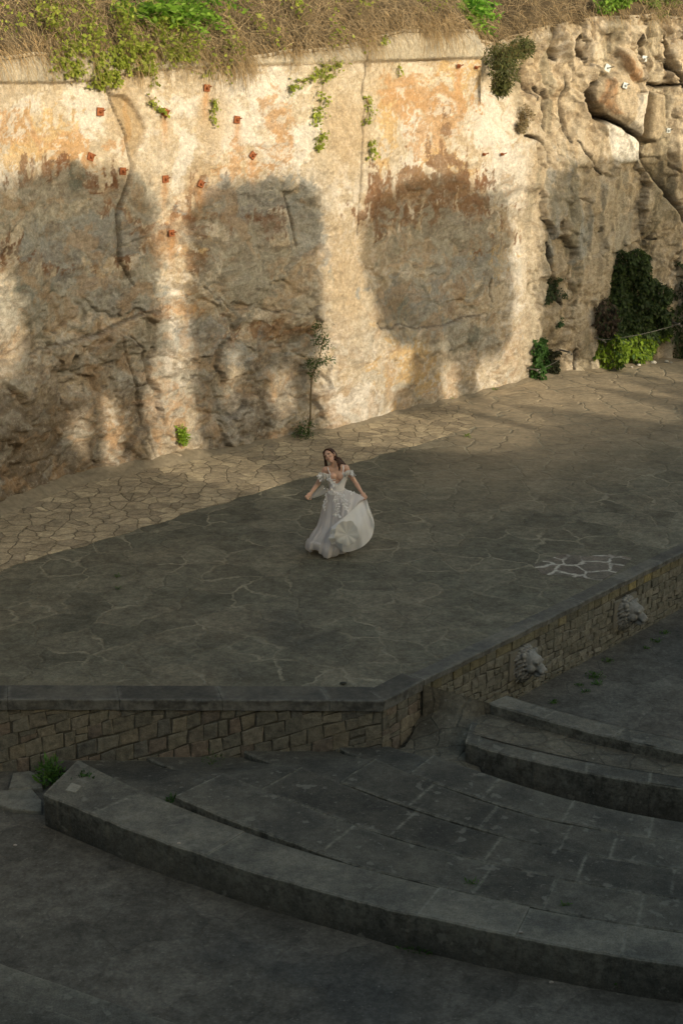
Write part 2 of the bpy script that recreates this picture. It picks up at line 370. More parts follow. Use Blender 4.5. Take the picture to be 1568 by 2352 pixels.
e3, h3, t3 = worley(Sg * 1.05 + wS * .8 + Zg * .15, Zg * .26 + wZ * .35, 6); e4, h4, t4 = worley(Sg * 2.6 + wS * 1.6, Zg * .5 + wZ * .6, 7)
D += right * (.62 * (rib - .55) + .14 * (h3 - .5) + .24 * t3 - .09 * sst(.06, 0, e3) + .015 * (h4 - .5) + .05 * t4 - .015 * sst(.08, 0, e4) + .09 * (fbm(Sg * 6, Zg * 1.8, seed=34, oct=5, gain=.65) - .5))
top_r = right * sst(330, 120, qy)
e5, h5, t5 = worley(Sg * 2.6 + wS, Zg * 2.6 + wZ, 8)
D += top_r * .8 * (.35 * (fbm(Sg * 1.8, Zg * 1.8, seed=35) - .5) + .11 * (h5 - .5) + .16 * t5 - .05 * sst(.08, 0, e5))
D = D * (1 - band * .85) + band * .07
gl = (np.abs(qy - liney) < 4) & (qx < 1108); D -= .015 * gl
# gully with shrub, recess right of the concrete band
D -= .45 * sst(1104, 1122, qx) * sst(1290, 1200, qx) * sst(330, 180, qy)
def crack(P, wd, depth, taper=True, step=0.0, reach=90, jit=4):
    global D
    jx = (fbm(Sg * 3, Zg * 3, seed=41) - .5) * jit * 2; jy = (fbm(Sg * 3, Zg * 3, seed=42) - .5) * jit * 2
    d, sd_, par = segdist(qx + jx, qy + jy, P)
    ww = wd * (np.sin(np.clip(par, .04, .96) * math.pi)**.6 if taper else 1)
    D = D - depth * np.exp(-(d / np.maximum(ww, .5))**2)
    if step: D = D + step * sd_ * np.exp(-d / reach) * sst(0, 5, d) * sst(0, .08, par) * sst(1, .92, par)
    return d
CR = []
CR.append((crack([(242, 181), (257, 217), (292, 312), (302, 388), (282, 443), (262, 494), (270, 584), (272, 601), (307, 657)], 2.0, .12, True, -.05, 40, 3), 2.2))
CR.append((crack([(272, 768), (302, 853), (322, 944), (348, 1045)], 2.2, .08), 2))
CR.append((crack([(302, 773), (330, 800), (337, 873), (358, 899)], 2.2, .08), 2))
CR.append((crack([(836, 130), (832, 300), (825, 480), (828, 540)], 2, .06), 1.5))
CR.append((crack([(650, 438), (668, 500), (680, 564)], 2.5, .08), 2))
CR.append((crack([(1127, 641), (1122, 670), (1127, 692)], 2, .08), 2))
CR.append((crack([(60, 808), (95, 800), (121, 788), (212, 768), (312, 737), (373, 697)], 2.5, .05, True, .07, 60, 14), 2))
CR.append((crack([(470, 660), (544, 712), (625, 712), (705, 722), (740, 697)], 2.5, .05, True, .06, 50, 14), 2))
CR.append((crack([(870, 740), (881, 752), (997, 747), (1122, 722)], 2.5, .04, True, .05, 50, 12), 2))
CR.append((crack([(1247, 203), (1252, 259), (1254, 314), (1251, 351), (1244, 398), (1240, 447)], 6, .5, True, .22, 45), 5))
CR.append((crack([(1236, 100), (1232, 170), (1238, 230)], 3, .2), 2.5))
CR.append((crack([(1262, 205), (1268, 290), (1262, 320)], 2.5, .12), 1.5))
CR.append((crack([(1308, 180), (1300, 260), (1310, 330)], 2.5, .15), 1.5))
CR.append((crack([(1195, 313), (1226, 317), (1244, 348)], 4, .25), 4))
CR.append((crack([(1456, 80), (1467, 135), (1485, 188)], 5, .4), 4))
CR.append((crack([(1380, 265), (1420, 290), (1467, 320), (1475, 360), (1482, 376), (1516, 428), (1575, 510)], 9, .6, False, .25, 60), 7))
CR.append((crack([(1485, 188), (1530, 200), (1568, 195)], 4, .3), 4))
CR.append((crack([(1535, 80), (1548, 140), (1575, 200)], 5, .4), 4))
CR.append((crack([(1290, 60), (1283, 110), (1292, 140)], 9, .35), 5))
CR.append((crack([(1342, 80), (1338, 110), (1345, 135)], 8, .3), 5))
CR.append((crack([(1322, 325), (1355, 370), (1380, 405)], 3, .12), 2))
CR.append((crack([(1250, 560), (1262, 640), (1285, 700)], 6, .25), 4))
CR.append((crack([(1320, 800), (1318, 850)], 3, .1), 2))
# triangular spalled facet right of the long crack
FAC = [(257, 217), (292, 218), (318, 245), (340, 297), (318, 345), (304, 385), (292, 312)]
f_ = sst(-3, 8, sdpoly(qx + wx * .08, qy, FAC)); D -= .10 * f_
BA = [(1380, 178), (1408, 163), (1482, 197), (1476, 253), (1470, 317), (1420, 290), (1380, 265), (1361, 231), (1358, 203)]
BB = [(1405, 104), (1433, 108), (1464, 132), (1482, 188), (1448, 189), (1417, 151)]
BW = [(1383, 270), (1467, 324), (1470, 373), (1405, 382)]
BC = [(1488, 205), (1520, 215), (1528, 290), (1500, 330), (1478, 318), (1486, 260)]
for P, h, r_ in ((BA, .34, 22), (BB, .30, 14), (BW, .12, 8), (BC, .20, 10)):
    d_ = sdpoly(qx + wx * .06, qy + wy * .06, P)
    m_ = sst(-2, r_, d_); flat_ = .22 * (fbm(Sg * .9, Zg * .9, seed=51) - .5) + .12 * t4 + .06 * (fbm(Sg * 5, Zg * 5, seed=52, oct=4, gain=.6) - .5)
    D = D * (1 - sst(-2, 4, d_)) + sst(-2, 4, d_) * (h * (.35 + .65 * m_) + flat_)
D -= .45 * sst(-2, 8, sdpoly(qx, qy, [(1358, 190), (1376, 178), (1358, 205), (1362, 232), (1382, 266), (1352, 262), (1342, 232)]))
# concave alcoves behind the ivy
D -= .35 * np.exp(-((qx - 1450) / 70.)**2 - ((qy - 700) / 120.)**2)
D -= .30 * np.exp(-((qx - 1252) / 28.)**2 - ((qy - 825) / 40.)**2)
Vx = Xg + NRM[:, :1] * D; Vy = Yg + NRM[:, 1:] * D
# lean back slightly near the top lip
lip = sst(.965, 1.0, np.broadcast_to(tv[None, :], Zg.shape)); Vx = Vx - NRM[:, :1] * lip * .12; Vy = Vy - NRM[:, 1:] * lip * .12
# ---- albedo
def cc(*a): return np.array(a, float)
n1 = fbm(Sg * .8, Zg * .8, seed=61, oct=5); n2 = fbm(Sg * 2.5, Zg * 2.5, seed=62, oct=5, gain=.6); n3 = fbm(Sg * 8, Zg * 8, seed=63, oct=4, gain=.6)
nst = fbm(Sg * 5, Zg * .7, seed=64, oct=4)                       # drips
C = cc(.53, .435, .305) + np.zeros(Zg.shape + (3,))
def lay(mask, c_, a=1.0):
    global C
    m_ = np.clip(mask * a, 0, 1)[..., None]; C = C * (1 - m_) + cc(*c_) * m_
lay(sst(.44, .64, n1), (.52, .39, .235), .6)
lay(sst(.50, .64, n2), (.60, .53, .43), .55)
fine = fbm(Sg * 16 + wS * 4, Zg * 16 + wZ * 4, seed=66, oct=4, gain=.7)
lay(sst(.5, .66, fine), (.64, .58, .51), .35); lay(sst(.5, .36, fine), (.42, .33, .235), .35)
lay(sst(.55, .7, fbm(Sg * 1.7, Zg * 1.2, seed=65)), (.50, .41, .29), .7)
lay(sst(.52, .64, n3) * sst(.4, .55, n1), (.66, .60, .53), .6)
fr = fbm(Sg * 2.6 + wS * 1.6, Zg * 2.8 + wZ * 1.6, seed=67, oct=7, gain=.66); frd = fbm(Sg * 7 + wS, Zg * 1.1, seed=68, oct=6, gain=.62); fr2 = fbm(Sg * 5 + wS * 3, Zg * 5 + wZ * 3, seed=69, oct=6, gain=.68)
def ell(cx, cy, rx, ry): return 1 - np.hypot((ux - cx) / rx, (uy - cy) / ry)
WH = [(520, 270, 60, 70), (1130, 290, 60, 90), (1170, 400, 45, 90), (410, 360, 26, 80), (440, 235, 60, 40), (590, 250, 40, 90), (210, 260, 70, 80), (30, 400, 60, 60), (640, 330, 50, 60), (960, 290, 40, 50), (700, 330, 40, 60), (1000, 370, 90, 30), (640, 200, 50, 40), (60, 240, 50, 30), (800, 930, 60, 40), (1180, 640, 30, 90), (400, 800, 30, 180), (610, 500, 60, 40)]
for e in WH: lay(sst(.0, .16, ell(*e) + (fr - .5) * 2.6 + (fr2 - .5) * 1.6), (.67, .62, .56), .8)
TAN = [(290, 260, 45, 70), (490, 280, 50, 100), (470, 400, 40, 40), (790, 300, 60, 120), (1300, 260, 60, 120), (1250, 200, 40, 100), (1230, 420, 40, 80), (1330, 300, 50, 80), (1500, 400, 60, 60), (800, 640, 60, 140), (900, 200, 50, 40)]
for e in TAN: lay(sst(-.2, .6, ell(*e) + (n2 - .5) * .8), (.47, .345, .20), .7)
OR = [(100, 320, 90, 60), (150, 350, 70, 45), (25, 300, 45, 50), (30, 375, 40, 30), (640, 270, 30, 45), (960, 225, 100, 45), (1062, 165, 42, 35), (1010, 300, 60, 100), (920, 240, 60, 40), (1040, 400, 60, 50), (640, 330, 30, 40), (405, 540, 80, 45), (475, 555, 45, 40), (430, 700, 55, 30), (640, 780, 60, 45), (930, 830, 60, 80), (260, 1010, 60, 50), (510, 920, 45, 60), (620, 900, 45, 45), (390, 960, 50, 60), (870, 480, 30, 70), (1110, 590, 60, 50), (270, 330, 30, 20), (560, 380, 50, 40), (880, 300, 30, 70), (200, 370, 60, 20), (1440, 240, 40, 30), (1500, 350, 25, 50)]
for i, e in enumerate(OR):
    lay(sst(.0, .13, ell(*e) + .05 + (fr - .5) * 2.8 + (fr2 - .5) * 2.4), (.50, .29, .125) if i % 3 else (.55, .36, .14), .78); lay(sst(.0, .12, ell(*e)) * sst(.545, .575, fr2 * .6 + fr * .4), (.62, .56, .48), .8)
BR = [(520, 480, 70, 55), (600, 500, 60, 50), (340, 530, 35, 80), (140, 605, 70, 35), (350, 708, 60, 25), (880, 470, 45, 60), (990, 430, 90, 45), (1070, 470, 60, 50), (1000, 500, 120, 45), (410, 520, 70, 30), (480, 590, 50, 25), (60, 560, 60, 60), (640, 760, 70, 25), (250, 520, 40, 90), (90, 430, 60, 50), (1090, 560, 60, 25), (500, 760, 40, 60), (170, 430, 60, 40), (1030, 430, 40, 90)]
for i, e in enumerate(BR):
    lay(sst(.0, .14, ell(*e) + .12 + (fr - .5) * 1.8 + (fr2 - .5) * 2.4 + (frd - .5) * 2.6), (.19, .085, .035) if i % 2 else (.25, .14, .07), .88)
GR = [(570, 450, 110, 45), (590, 620, 110, 90), (700, 520, 45, 100), (340, 640, 60, 60), (460, 770, 70, 60), (350, 780, 60, 70), (180, 680, 200, 60), (60, 700, 100, 60), (560, 820, 90, 50), (1050, 765, 110, 35), (960, 690, 90, 60), (1000, 560, 120, 60), (1050, 620, 80, 40), (100, 480, 130, 70), (180, 560, 130, 60), (1400, 560, 120, 150), (1300, 500, 60, 120), (470, 900, 50, 100), (580, 960, 60, 50), (330, 470, 50, 50)]
for i, e in enumerate(GR):
    lay(sst(-.1, .15, ell(*e) + (fr - .5) * 2.2 + (fr2 - .5) * 1.4), (.36, .34, .28) if i % 2 else (.30, .31, .30), .8)
DK = [(165, 420, 30, 45), (80, 665, 50, 25), (690, 790, 30, 20), (920, 700, 35, 40), (470, 480, 20, 20), (1270, 660, 18, 25), (1090, 760, 25, 30)]
for e in DK: lay(sst(-.1, .5, ell(*e) + (n3 - .5) * 1.0), (.14, .15, .12), .8)
# rough rock in the lower left: brown, pitted
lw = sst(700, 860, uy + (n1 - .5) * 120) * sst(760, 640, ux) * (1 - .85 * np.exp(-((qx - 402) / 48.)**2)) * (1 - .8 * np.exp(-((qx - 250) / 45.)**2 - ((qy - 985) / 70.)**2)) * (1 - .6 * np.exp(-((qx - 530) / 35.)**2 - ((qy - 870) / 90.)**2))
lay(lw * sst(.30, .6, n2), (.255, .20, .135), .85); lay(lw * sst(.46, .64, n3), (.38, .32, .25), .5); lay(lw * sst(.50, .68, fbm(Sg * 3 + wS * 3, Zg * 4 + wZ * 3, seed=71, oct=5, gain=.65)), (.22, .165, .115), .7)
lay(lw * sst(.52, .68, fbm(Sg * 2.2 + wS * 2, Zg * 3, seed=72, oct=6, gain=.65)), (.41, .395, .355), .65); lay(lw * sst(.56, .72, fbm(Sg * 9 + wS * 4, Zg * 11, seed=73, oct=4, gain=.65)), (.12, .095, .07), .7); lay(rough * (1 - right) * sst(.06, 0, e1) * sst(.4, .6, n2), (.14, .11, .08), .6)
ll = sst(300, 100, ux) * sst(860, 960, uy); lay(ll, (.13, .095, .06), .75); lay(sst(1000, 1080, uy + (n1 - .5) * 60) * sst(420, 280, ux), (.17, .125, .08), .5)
shp = sst(370, 440, uy) * (1 - smooth_col) * (1 - right)
lay(shp * sst(.48, .66, fbm(Sg * 1.6 + wS * 2, Zg * 4.5 + wZ * 3, seed=78, oct=6, gain=.65)), (.40, .375, .315), .6)
lay(shp * sst(.54, .70, fbm(Sg * 4 + wS * 2, Zg * 8 + wZ * 2, seed=74, oct=5, gain=.65)), (.24, .195, .14), .65)
lay(shp * sst(.53, .66, fbm(Sg * 2.5 + wS * 2, Zg * 3 + wZ * 2, seed=79, oct=6, gain=.65)), (.42, .26, .13), .45)
# right hand cliff: olive tan with vertical streaks
lay(right * sst(.3, .6, nst), (.46, .375, .26), .8); lay(right * sst(.55, .68, fbm(Sg * 3.2, Zg * .5, seed=75)), (.27, .235, .16), .75)
lay(right * sst(.56, .66, fbm(Sg * 4.5, Zg * .8, seed=76)), (.56, .48, .36), .6)
lay(right * sst(.58, .68, fbm(Sg * 6, Zg * 5, seed=77)) * sst(480, 200, qy), (.20, .14, .08), .6)
for P, c_ in ((BA, (.50, .40, .27)), (BW, (.76, .73, .67)), (BB, (.50, .40, .28)), (BC, (.40, .32, .21))):
    lay(sst(-1, 4, sdpoly(qx + wx * .08, qy + wy * .08, P)), c_, .92)
lay(sst(-1, 6, sdpoly(qx + wx * .1, qy + wy * .1, [(1440, 215), (1482, 197), (1470, 317), (1425, 290)])), (.66, .60, .51), .8)
lay(sst(-1, 6, sdpoly(qx + wx * .1, qy + wy * .1, [(1380, 180), (1400, 175), (1395, 230), (1410, 262), (1390, 262), (1361, 231)])), (.40, .22, .10), .85)
lay(sst(-1, 6, sdpoly(qx + wx * .1, qy + wy * .1, [(1405, 110), (1425, 125), (1462, 160), (1460, 186), (1445, 187), (1417, 151)])), (.33, .19, .09), .9)
lay(f_, (.40, .29, .16), .92)
lay(sst(.1, .5, ell(300, 280, 12, 70)), (.46, .27, .10), .6)
# drips under the anchor plates
PL = [(379, 257), (475, 202), (548, 274), (378, 410), (393, 534), (466, 423), (1054, 152), (585, 357)]
for bx_, by_ in PL:
    m_ = np.exp(-((qx - bx_ + (n3 - .5) * 10) / 7.)**2) * sst(0, 8, qy - by_) * sst(100, 20, qy - by_); lay(m_, (.52, .27, .10), .75)
# concrete band
lay(band, (.44, .385, .29), .95); lay(band * sst(.45, .65, nst), (.36, .33, .27), .6); lay(band * sst(.55, .7, n2), (.52, .45, .34), .6)
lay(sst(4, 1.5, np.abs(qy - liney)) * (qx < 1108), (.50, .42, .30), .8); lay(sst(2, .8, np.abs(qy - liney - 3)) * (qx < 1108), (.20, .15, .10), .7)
lay(sst(4, 0, np.abs(ux - 607)) * sst(330, 250, qy) * sst(150, 175, qy) * sst(.4, .6, n2), (.34, .27, .18), .6)
for d_, w_ in CR: lay(sst(w_ + 1.5, w_ * .3, d_), (.11, .085, .055), .75); lay(sst(w_ * .9 + .8, w_ * .4, d_) * right, (.04, .032, .024), .9)
lay(sst(-2, 4, sdpoly(qx, qy, [(1362, 185), (1376, 180), (1360, 205), (1364, 232), (1382, 262), (1352, 260), (1344, 232)])), (.09, .07, .05), .85)  # hollow left of the boulder, its shade put into the colour
lay(right * sst(.05, 0, e3), (.20, .155, .10), .55); lay(right * sst(.05, 0, e4) * sst(.45, .6, n2), (.24, .19, .13), .5)
C *= ((.90 + .2 * n3) * (.88 + .24 * fine))[..., None]
C = C * .86 + C.mean(-1, keepdims=True) * .14

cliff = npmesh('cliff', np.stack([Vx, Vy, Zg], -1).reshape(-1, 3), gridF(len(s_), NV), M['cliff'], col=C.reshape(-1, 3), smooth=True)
tag(cliff, kind='structure')
def cpt(px, py, off=0.0):
    i, z = cplan(px, py); j = int(np.clip(np.searchsorted(Zg[i], z), 0, NV - 1)); d_ = D[i, j] + off
    return np.array([PBs[i, 0] + NRM[i, 0] * d_, PBs[i, 1] + NRM[i, 1] * d_, z]), np.array([NRM[i, 0], NRM[i, 1], 0.0]), i
# ------------------------------------------------------------------ bank above the cliff
nb = 40; tb = np.linspace(0, 1, nb)
st = slice(0, len(s_), 4)
Sb = s_[st]; PBt = PBs[st]; Nt = NRM[st]; zt = ztop[st]; lipD = D[st, -1]
backd = tb**1.2 * 6.0; rise = 3.6 * tb
Bx = PBt[:, :1] + Nt[:, :1] * (lipD[:, None] - .10 - backd); By = PBt[:, 1:] + Nt[:, 1:] * (lipD[:, None] - .10 - backd)
Bz = zt[:, None] - .06 + rise[None] + .5 * (fbm(Sb[:, None] * .9 + 0 * tb, backd[None] * 1.1 + 0 * Sb[:, None], seed=81) - .5) * sst(0, .15, tb)[None]
bank = npmesh('hillside', np.stack([Bx, By, Bz], -1).reshape(-1, 3), gridF(len(Sb), nb), M['soil'], smooth=True); tag(bank, kind='structure')
def bankpt(px, h, lift=0.0):
    """a point on the bank: photo column px, height h (m) above the lip"""
    i = int(np.argmin(np.abs(colpx - px))); ii = min(i // 4, len(Sb) - 1); j = np.clip(h / 3.6 * (nb - 1), 0, nb - 2); a = int(j); f = j - a
    p = np.array([Bx[ii, a] * (1 - f) + Bx[ii, a + 1] * f, By[ii, a] * (1 - f) + By[ii, a + 1] * f, Bz[ii, a] * (1 - f) + Bz[ii, a + 1] * f + lift])
    return p, np.array([Nt[ii, 0], Nt[ii, 1], 0])
# ------------------------------------------------------------------ leaves and stems
def leaf_arrays(P, size, out=None, droop=0.5, aspect=0.55, rg=rng, updir=None):
    n = len(P); P = np.asarray(P, float); s = size * np.clip(rg.lognormal(-.05, .35, n), .4, 2.2)
    a = rg.normal(size=(n, 3)); a[:, 2] -= droop * 1.5
    if out is not None: a += np.asarray(out) * .6
    a /= np.linalg.norm(a, axis=1)[:, None]
    nn = rg.normal(size=(n, 3)) * .8
    if out is not None: nn += np.asarray(out) * 1.2
    nn[:, 2] += .6
    bb = np.cross(a, nn); bb /= np.linalg.norm(bb, axis=1)[:, None] + 1e-9
    c = np.cross(bb, a)
    L = s[:, None]; Wd = (s * aspect)[:, None]
    V = np.stack([P, P + a * L * .5 + bb * Wd * .5 - c * L * .06, P + a * L, P + a * L * .5 - bb * Wd * .5 - c * L * .06], 1).reshape(-1, 3)
    return V, np.arange(4 * n).reshape(n, 4)
def leafcols(n, c1, c2, rg=rng, var=.25):
    t = rg.random(n)[:, None]; c = np.array(c1) * (1 - t) + np.array(c2) * t; c = c * rg.uniform(1 - var, 1 + var, (n, 1)); return np.repeat(c, 4, 0)
def leaves(name, P, size, c1, c2, parent=None, out=None, droop=.5, aspect=.55, mat='leaf', var=.25):
    V, F = leaf_arrays(P, size, out, droop, aspect); return npmesh(name, V, F, M[mat], parent, leafcols(len(P), c1, c2, var=var))
def stems(name, P0, DIR, L, rad, c1, c2, parent=None, grav=0.6, nseg=4, wig=.15, mat='stem'):
    n = len(P0); P0 = np.asarray(P0, float); d = np.asarray(DIR, float); L = np.broadcast_to(np.asarray(L, float), (n,)); rad = np.broadcast_to(np.asarray(rad, float), (n,))
    pts = [P0]; d = d / np.linalg.norm(d, axis=1)[:, None]
    for kx in range(nseg):
        d = d + rng.normal(size=(n, 3)) * wig; d[:, 2] -= grav / nseg; d /= np.linalg.norm(d, axis=1)[:, None]; pts.append(pts[-1] + d * (L / nseg)[:, None])
    a = rng.normal(size=(n, 3)); u = np.cross(d, a); u /= np.linalg.norm(u, axis=1)[:, None]; v = np.cross(d, u)
    V = []
    for kx, p in enumerate(pts):
        r = (rad * (1 - .7 * kx / nseg))[:, None]
        for j in range(3): an = 2 * math.pi * j / 3; V.append(p + (u * math.cos(an) + v * math.sin(an)) * r)
    V = np.stack(V, 1); nr = 3 * (nseg + 1); F = []
    for kx in range(nseg):
        for j in range(3): F.append([kx * 3 + j, kx * 3 + (j + 1) % 3, (kx + 1) * 3 + (j + 1) % 3, (kx + 1) * 3 + j])
    F = (np.array(F)[None] + (np.arange(n) * nr)[:, None, None]).reshape(-1, 4)
    t = rng.random(n)[:, None]; c = (np.array(c1) * (1 - t) + np.array(c2) * t) * rng.uniform(.7, 1.25, (n, 1))
    return npmesh(name, V.reshape(-1, 3), F, M[mat], parent, np.repeat(c, nr, 0)), pts
# dry grass and bare vine stems covering the bank: nobody could count them
n = 15000; px_ = rng.uniform(-60, 1640, n); hh = rng.random(n)**1.3 * 2.6
dens = fbm(px_ / 90., hh * 1.2, seed=91); keep = (dens > .40) | (hh > .5)
px_, hh = px_[keep], hh[keep]
Pn = [bankpt(a, b_, .02) for a, b_ in zip(px_, hh)]; P0 = np.array([p for p, _ in Pn]); N0 = np.array([q for _, q in Pn])
d0 = N0 * rng.uniform(.1, 1.0, (len(P0), 1)) + rng.normal(size=(len(P0), 3)) * .45; d0[:, 2] += .7
g_, _ = stems('dry_grass', P0, d0, rng.uniform(.25, .95, len(P0)), rng.uniform(.003, .007, len(P0)), (.34, .25, .14), (.52, .41, .26), grav=2.2, nseg=5, wig=.32)
tag(g_, kind='stuff')
# stems hanging over the lip
n = 4600; px_ = np.r_[rng.uniform(560, 1100, 2600), rng.uniform(-20, 560, 1500), rng.uniform(1100, 1568, 500)]
Pn = [bankpt(a, abs(rng.normal()) * .18, .03) for a in px_]; P0 = np.array([p for p, _ in Pn]); N0 = np.array([q for _, q in Pn])
d0 = N0 * .9 + rng.normal(size=(len(P0), 3)) * .5; d0[:, 2] += .1
cl = sst(.42, .62, fbm(px_ / 45., px_ * 0, seed=92))
g_, _ = stems('hanging_grass', P0, d0, rng.uniform(.15, .5, len(P0)) * (.25 + 1.2 * cl), rng.uniform(.003, .006, len(P0)), (.36, .25, .13), (.48, .36, .2), grav=3.2, nseg=4, wig=.2); tag(g_, kind='stuff')
# creeper leaves over the bank
GRN1, GRN2 = (.22, .28, .04), (.36, .41, .075)
def creeper(cxs, n, spread, hmax, label, group='green creepers over the top of the cliff', name='creeper', size=.054):
    P = []
    for _ in range(n):
        c_ = cxs[rng.integers(len(cxs))]; a = c_[0] + rng.normal() * c_[1]; h = c_[2] + abs(rng.normal()) * c_[3] * (1 if rng.random() < .9 else 2)
        if vnoise(np.array([a / 26.]), np.array([h * 3.2]), seed=8)[0] < .46: continue
        p, nn = bankpt(a, max(0, h)); P.append(p + nn * rng.uniform(.05, .4) + np.array([0, 0, rng.uniform(0, .32)]))
    r_ = empty(name, bankpt(cxs[0][0], .0)[0], label, 'creeper', group)
    P = np.array(P); leaves('leaf_mass', P, size, GRN1, GRN2, r_, None, .4, .8)
    q = P[rng.integers(len(P), size=n // 14)]; dd = rng.normal(size=(len(q), 3)); dd[:, 2] = -abs(dd[:, 2])
    stems('stem', q, dd, .3, .004, (.16, .12, .05), (.28, .22, .1), r_, 1.0)
    return r_
creeper([(210, 22, 0, .35), (290, 30, 0, .5), (240, 40, .5, .4), (180, 18, .25, .3), (330, 25, .2, .5)], 3600, 0, 0, 'thick yellow green creeper spilling over the concrete band near the long crack')
creeper([(400, 22, 0, .35), (460, 26, 0, .3), (430, 50, .5, .5), (380, 18, .3, .4)], 2800, 0, 0, 'leafy creeper on the bank just right of the thickest creeper')
creeper([(560, 20, .05, .3), (620, 22, .1, .4), (540, 25, .6, .3), (760, 14, .0, .5), (730, 20, .2, .4)], 1500, 0, 0, 'thin scattered creeper among dry stems above the hanging vine strands')
creeper([(20, 30, .6, .4), (90, 20, .7, .4), (70, 40, .3, .3)], 600, 0, 0, 'sparse creeper in the dry grass at the far left of the bank')
creeper([(860, 30, .3, .4), (930, 30, .5, .4), (1010, 30, .3, .3), (1080, 20, .5, .3)], 700, 0, 0, 'few creeper leaves in the dry grass between hanging strands and dark gully')
# hanging strands
def strand(pts, n, label, size=.048, wob=9, dark=False, name='hanging_vine'):
    P = []; N = []
    for _ in range(n):
        t = rng.random() * (len(pts) - 1); i = int(t); f = t - i
        x = pts[i][0] * (1 - f) + pts[i + 1][0] * f + rng.normal() * wob; y = pts[i][1] * (1 - f) + pts[i + 1][1] * f + rng.normal() * wob * .5
        if vnoise(np.array([x / 9.]), np.array([y / 9.]), seed=5)[0] < .42: continue
        p, nn, _ = cpt(x, y, rng.uniform(.02, .13)); P.append(p); N.append(nn)
    r_ = empty(name, cpt(*pts[0])[0], label, 'vine', 'vine strands hanging down the pale rock')
    leaves('leaf_mass', np.array(P), size, GRN1, GRN2, r_, np.array(N), .8, .8)
    mb = MB(); q = [cpt(x, y, .03)[0] for x, y in pts]
    for i in range(len(q) - 1): mb.capsule(q[i], .006, q[i + 1], .005, 5, (.2, .14, .06))
    mb.build('stem', M['stem'], r_); return r_
strand([(130, 110), (150, 160), (168, 175)], 520, 'short strand ending above the seam at the left of the creepers', wob=14)
strand([(215, 120), (240, 165), (232, 195)], 1240, 'dense strand hanging over the top of the long crack', wob=12)
strand([(270, 100), (268, 160), (262, 195)], 600, 'wispy strand right of the top of the long crack', wob=8)
strand([(318, 100), (322, 145), (328, 160)], 1040, 'bushy strand ending at the seam between the two upper left plates', wob=12)
strand([(185, 95), (150, 130), (135, 155)], 960, 'broad leafy strand on the concrete band, leftmost of the thick ones', wob=20)
strand([(285, 95), (280, 135), (283, 150)], 760, 'broad leafy strand on the concrete band above the long crack', wob=20)
strand([(400, 118), (408, 138)], 400, 'leafy strand on the concrete band right of the thick creeper', wob=16)
strand([(345, 165), (349, 205)], 60, 'tiny strand above the diagonal vine', wob=5)
strand([(340, 215), (355, 238), (382, 260)], 150, 'diagonal vine running down to the rusty plate', wob=4)
strand([(440, 160), (470, 170)], 60, 'sprig just above the highest rusty plate', wob=7)
strand([(483, 130), (482, 175)], 50, 'thin strand right of the highest rusty plate', wob=4)
strand([(519, 135), (522, 165), (526, 185)], 80, 'small strand above the middle upper plate', wob=6)
strand([(488, 225), (492, 250), (494, 288)], 110, 'short vine hanging between the two upper middle plates', wob=5)
strand([(775, 140), (730, 165), (690, 185), (655, 207)], 330, 'vine sweeping down to the left towards bare rock', wob=8)
strand([(748, 140), (735, 200), (730, 250), (722, 280)], 330, 'upper half of the longest hanging vine', wob=10)
strand([(733, 298), (732, 320), (724, 345)], 150, 'leafy end of the longest hanging vine', wob=6)
strand([(760, 135), (766, 165), (752, 180)], 150, 'bushy strand beside the top of the longest vine', wob=8)
strand([(838, 220), (840, 250), (836, 285)], 130, 'vine in the thin vertical crack, upper clump', wob=5)
strand([(846, 320), (848, 345), (843, 362)], 130, 'vine in the thin vertical crack, lower clump', wob=5)
strand([(835, 95), (842, 120)], 70, 'small clump on the concrete band above the vertical crack', wob=6)
strand([(921, 150), (921, 168)], 45, 'tiny sprig on the seam right of the vertical crack', wob=5)
strand([(868, 85), (871, 100)], 40, 'tiny clump on the concrete band near its high end', wob=4)
# feathery young trees on the bank (compound leaves)
def feathery(px, h, lift, nfr, L, label, c1=(.13, .26, .03), c2=(.24, .40, .05)):
    p, nn = bankpt(px, h, lift); r_ = empty('feathery_shrub', p, label, 'shrub', 'feathery green shoots on the bank')
    P = []; O = []; SP0 = []; SD = []
    for i in range(nfr):
        o = p + rng.normal(size=3) * np.array([.16, .16, .12]) + nn * .1; d = rng.normal(size=3); d[2] = rng.uniform(-.1, .7); d += nn * .8; d /= np.linalg.norm(d)
        ln = L * rng.uniform(.7, 1.2); SP0.append(o); SD.append(d); side = np.cross(d, [0, 0, 1]); side /= np.linalg.norm(side)
        for kx in range(12):
            t = (kx + 1) / 12; q = o + d * ln * t + np.array([0, 0, -.45 * ln * t * t])
            for sg in (-1, 1): P.append(q); O.append(side * sg * 3 + np.array([0, 0, -.8]) + d)
    leaves('leaf_mass', np.array(P), L * .24, c1, c2, r_, np.array(O), 0., .36)
    stems('stem', np.array(SP0), np.array(SD), L, .006, (.2, .22, .06), (.25, .2, .08), r_, .9, wig=.02)
feathery(385, .55, .25, 16, .5, 'bright feathery shoots above the thick creeper')
feathery(440, .60, .25, 22, .55, 'bright feathery shoots in the middle of the bank')
feathery(530, .65, .25, 24, .5, 'dark green feathery bush at the top centre of the bank')
feathery(1160, .45, .3, 26, .5, 'feathery bush above the dark gully', (.10, .26, .03), (.22, .42, .05))
feathery(1130, .25, .2, 14, .4, 'small feathery shoot at the edge of the gully')
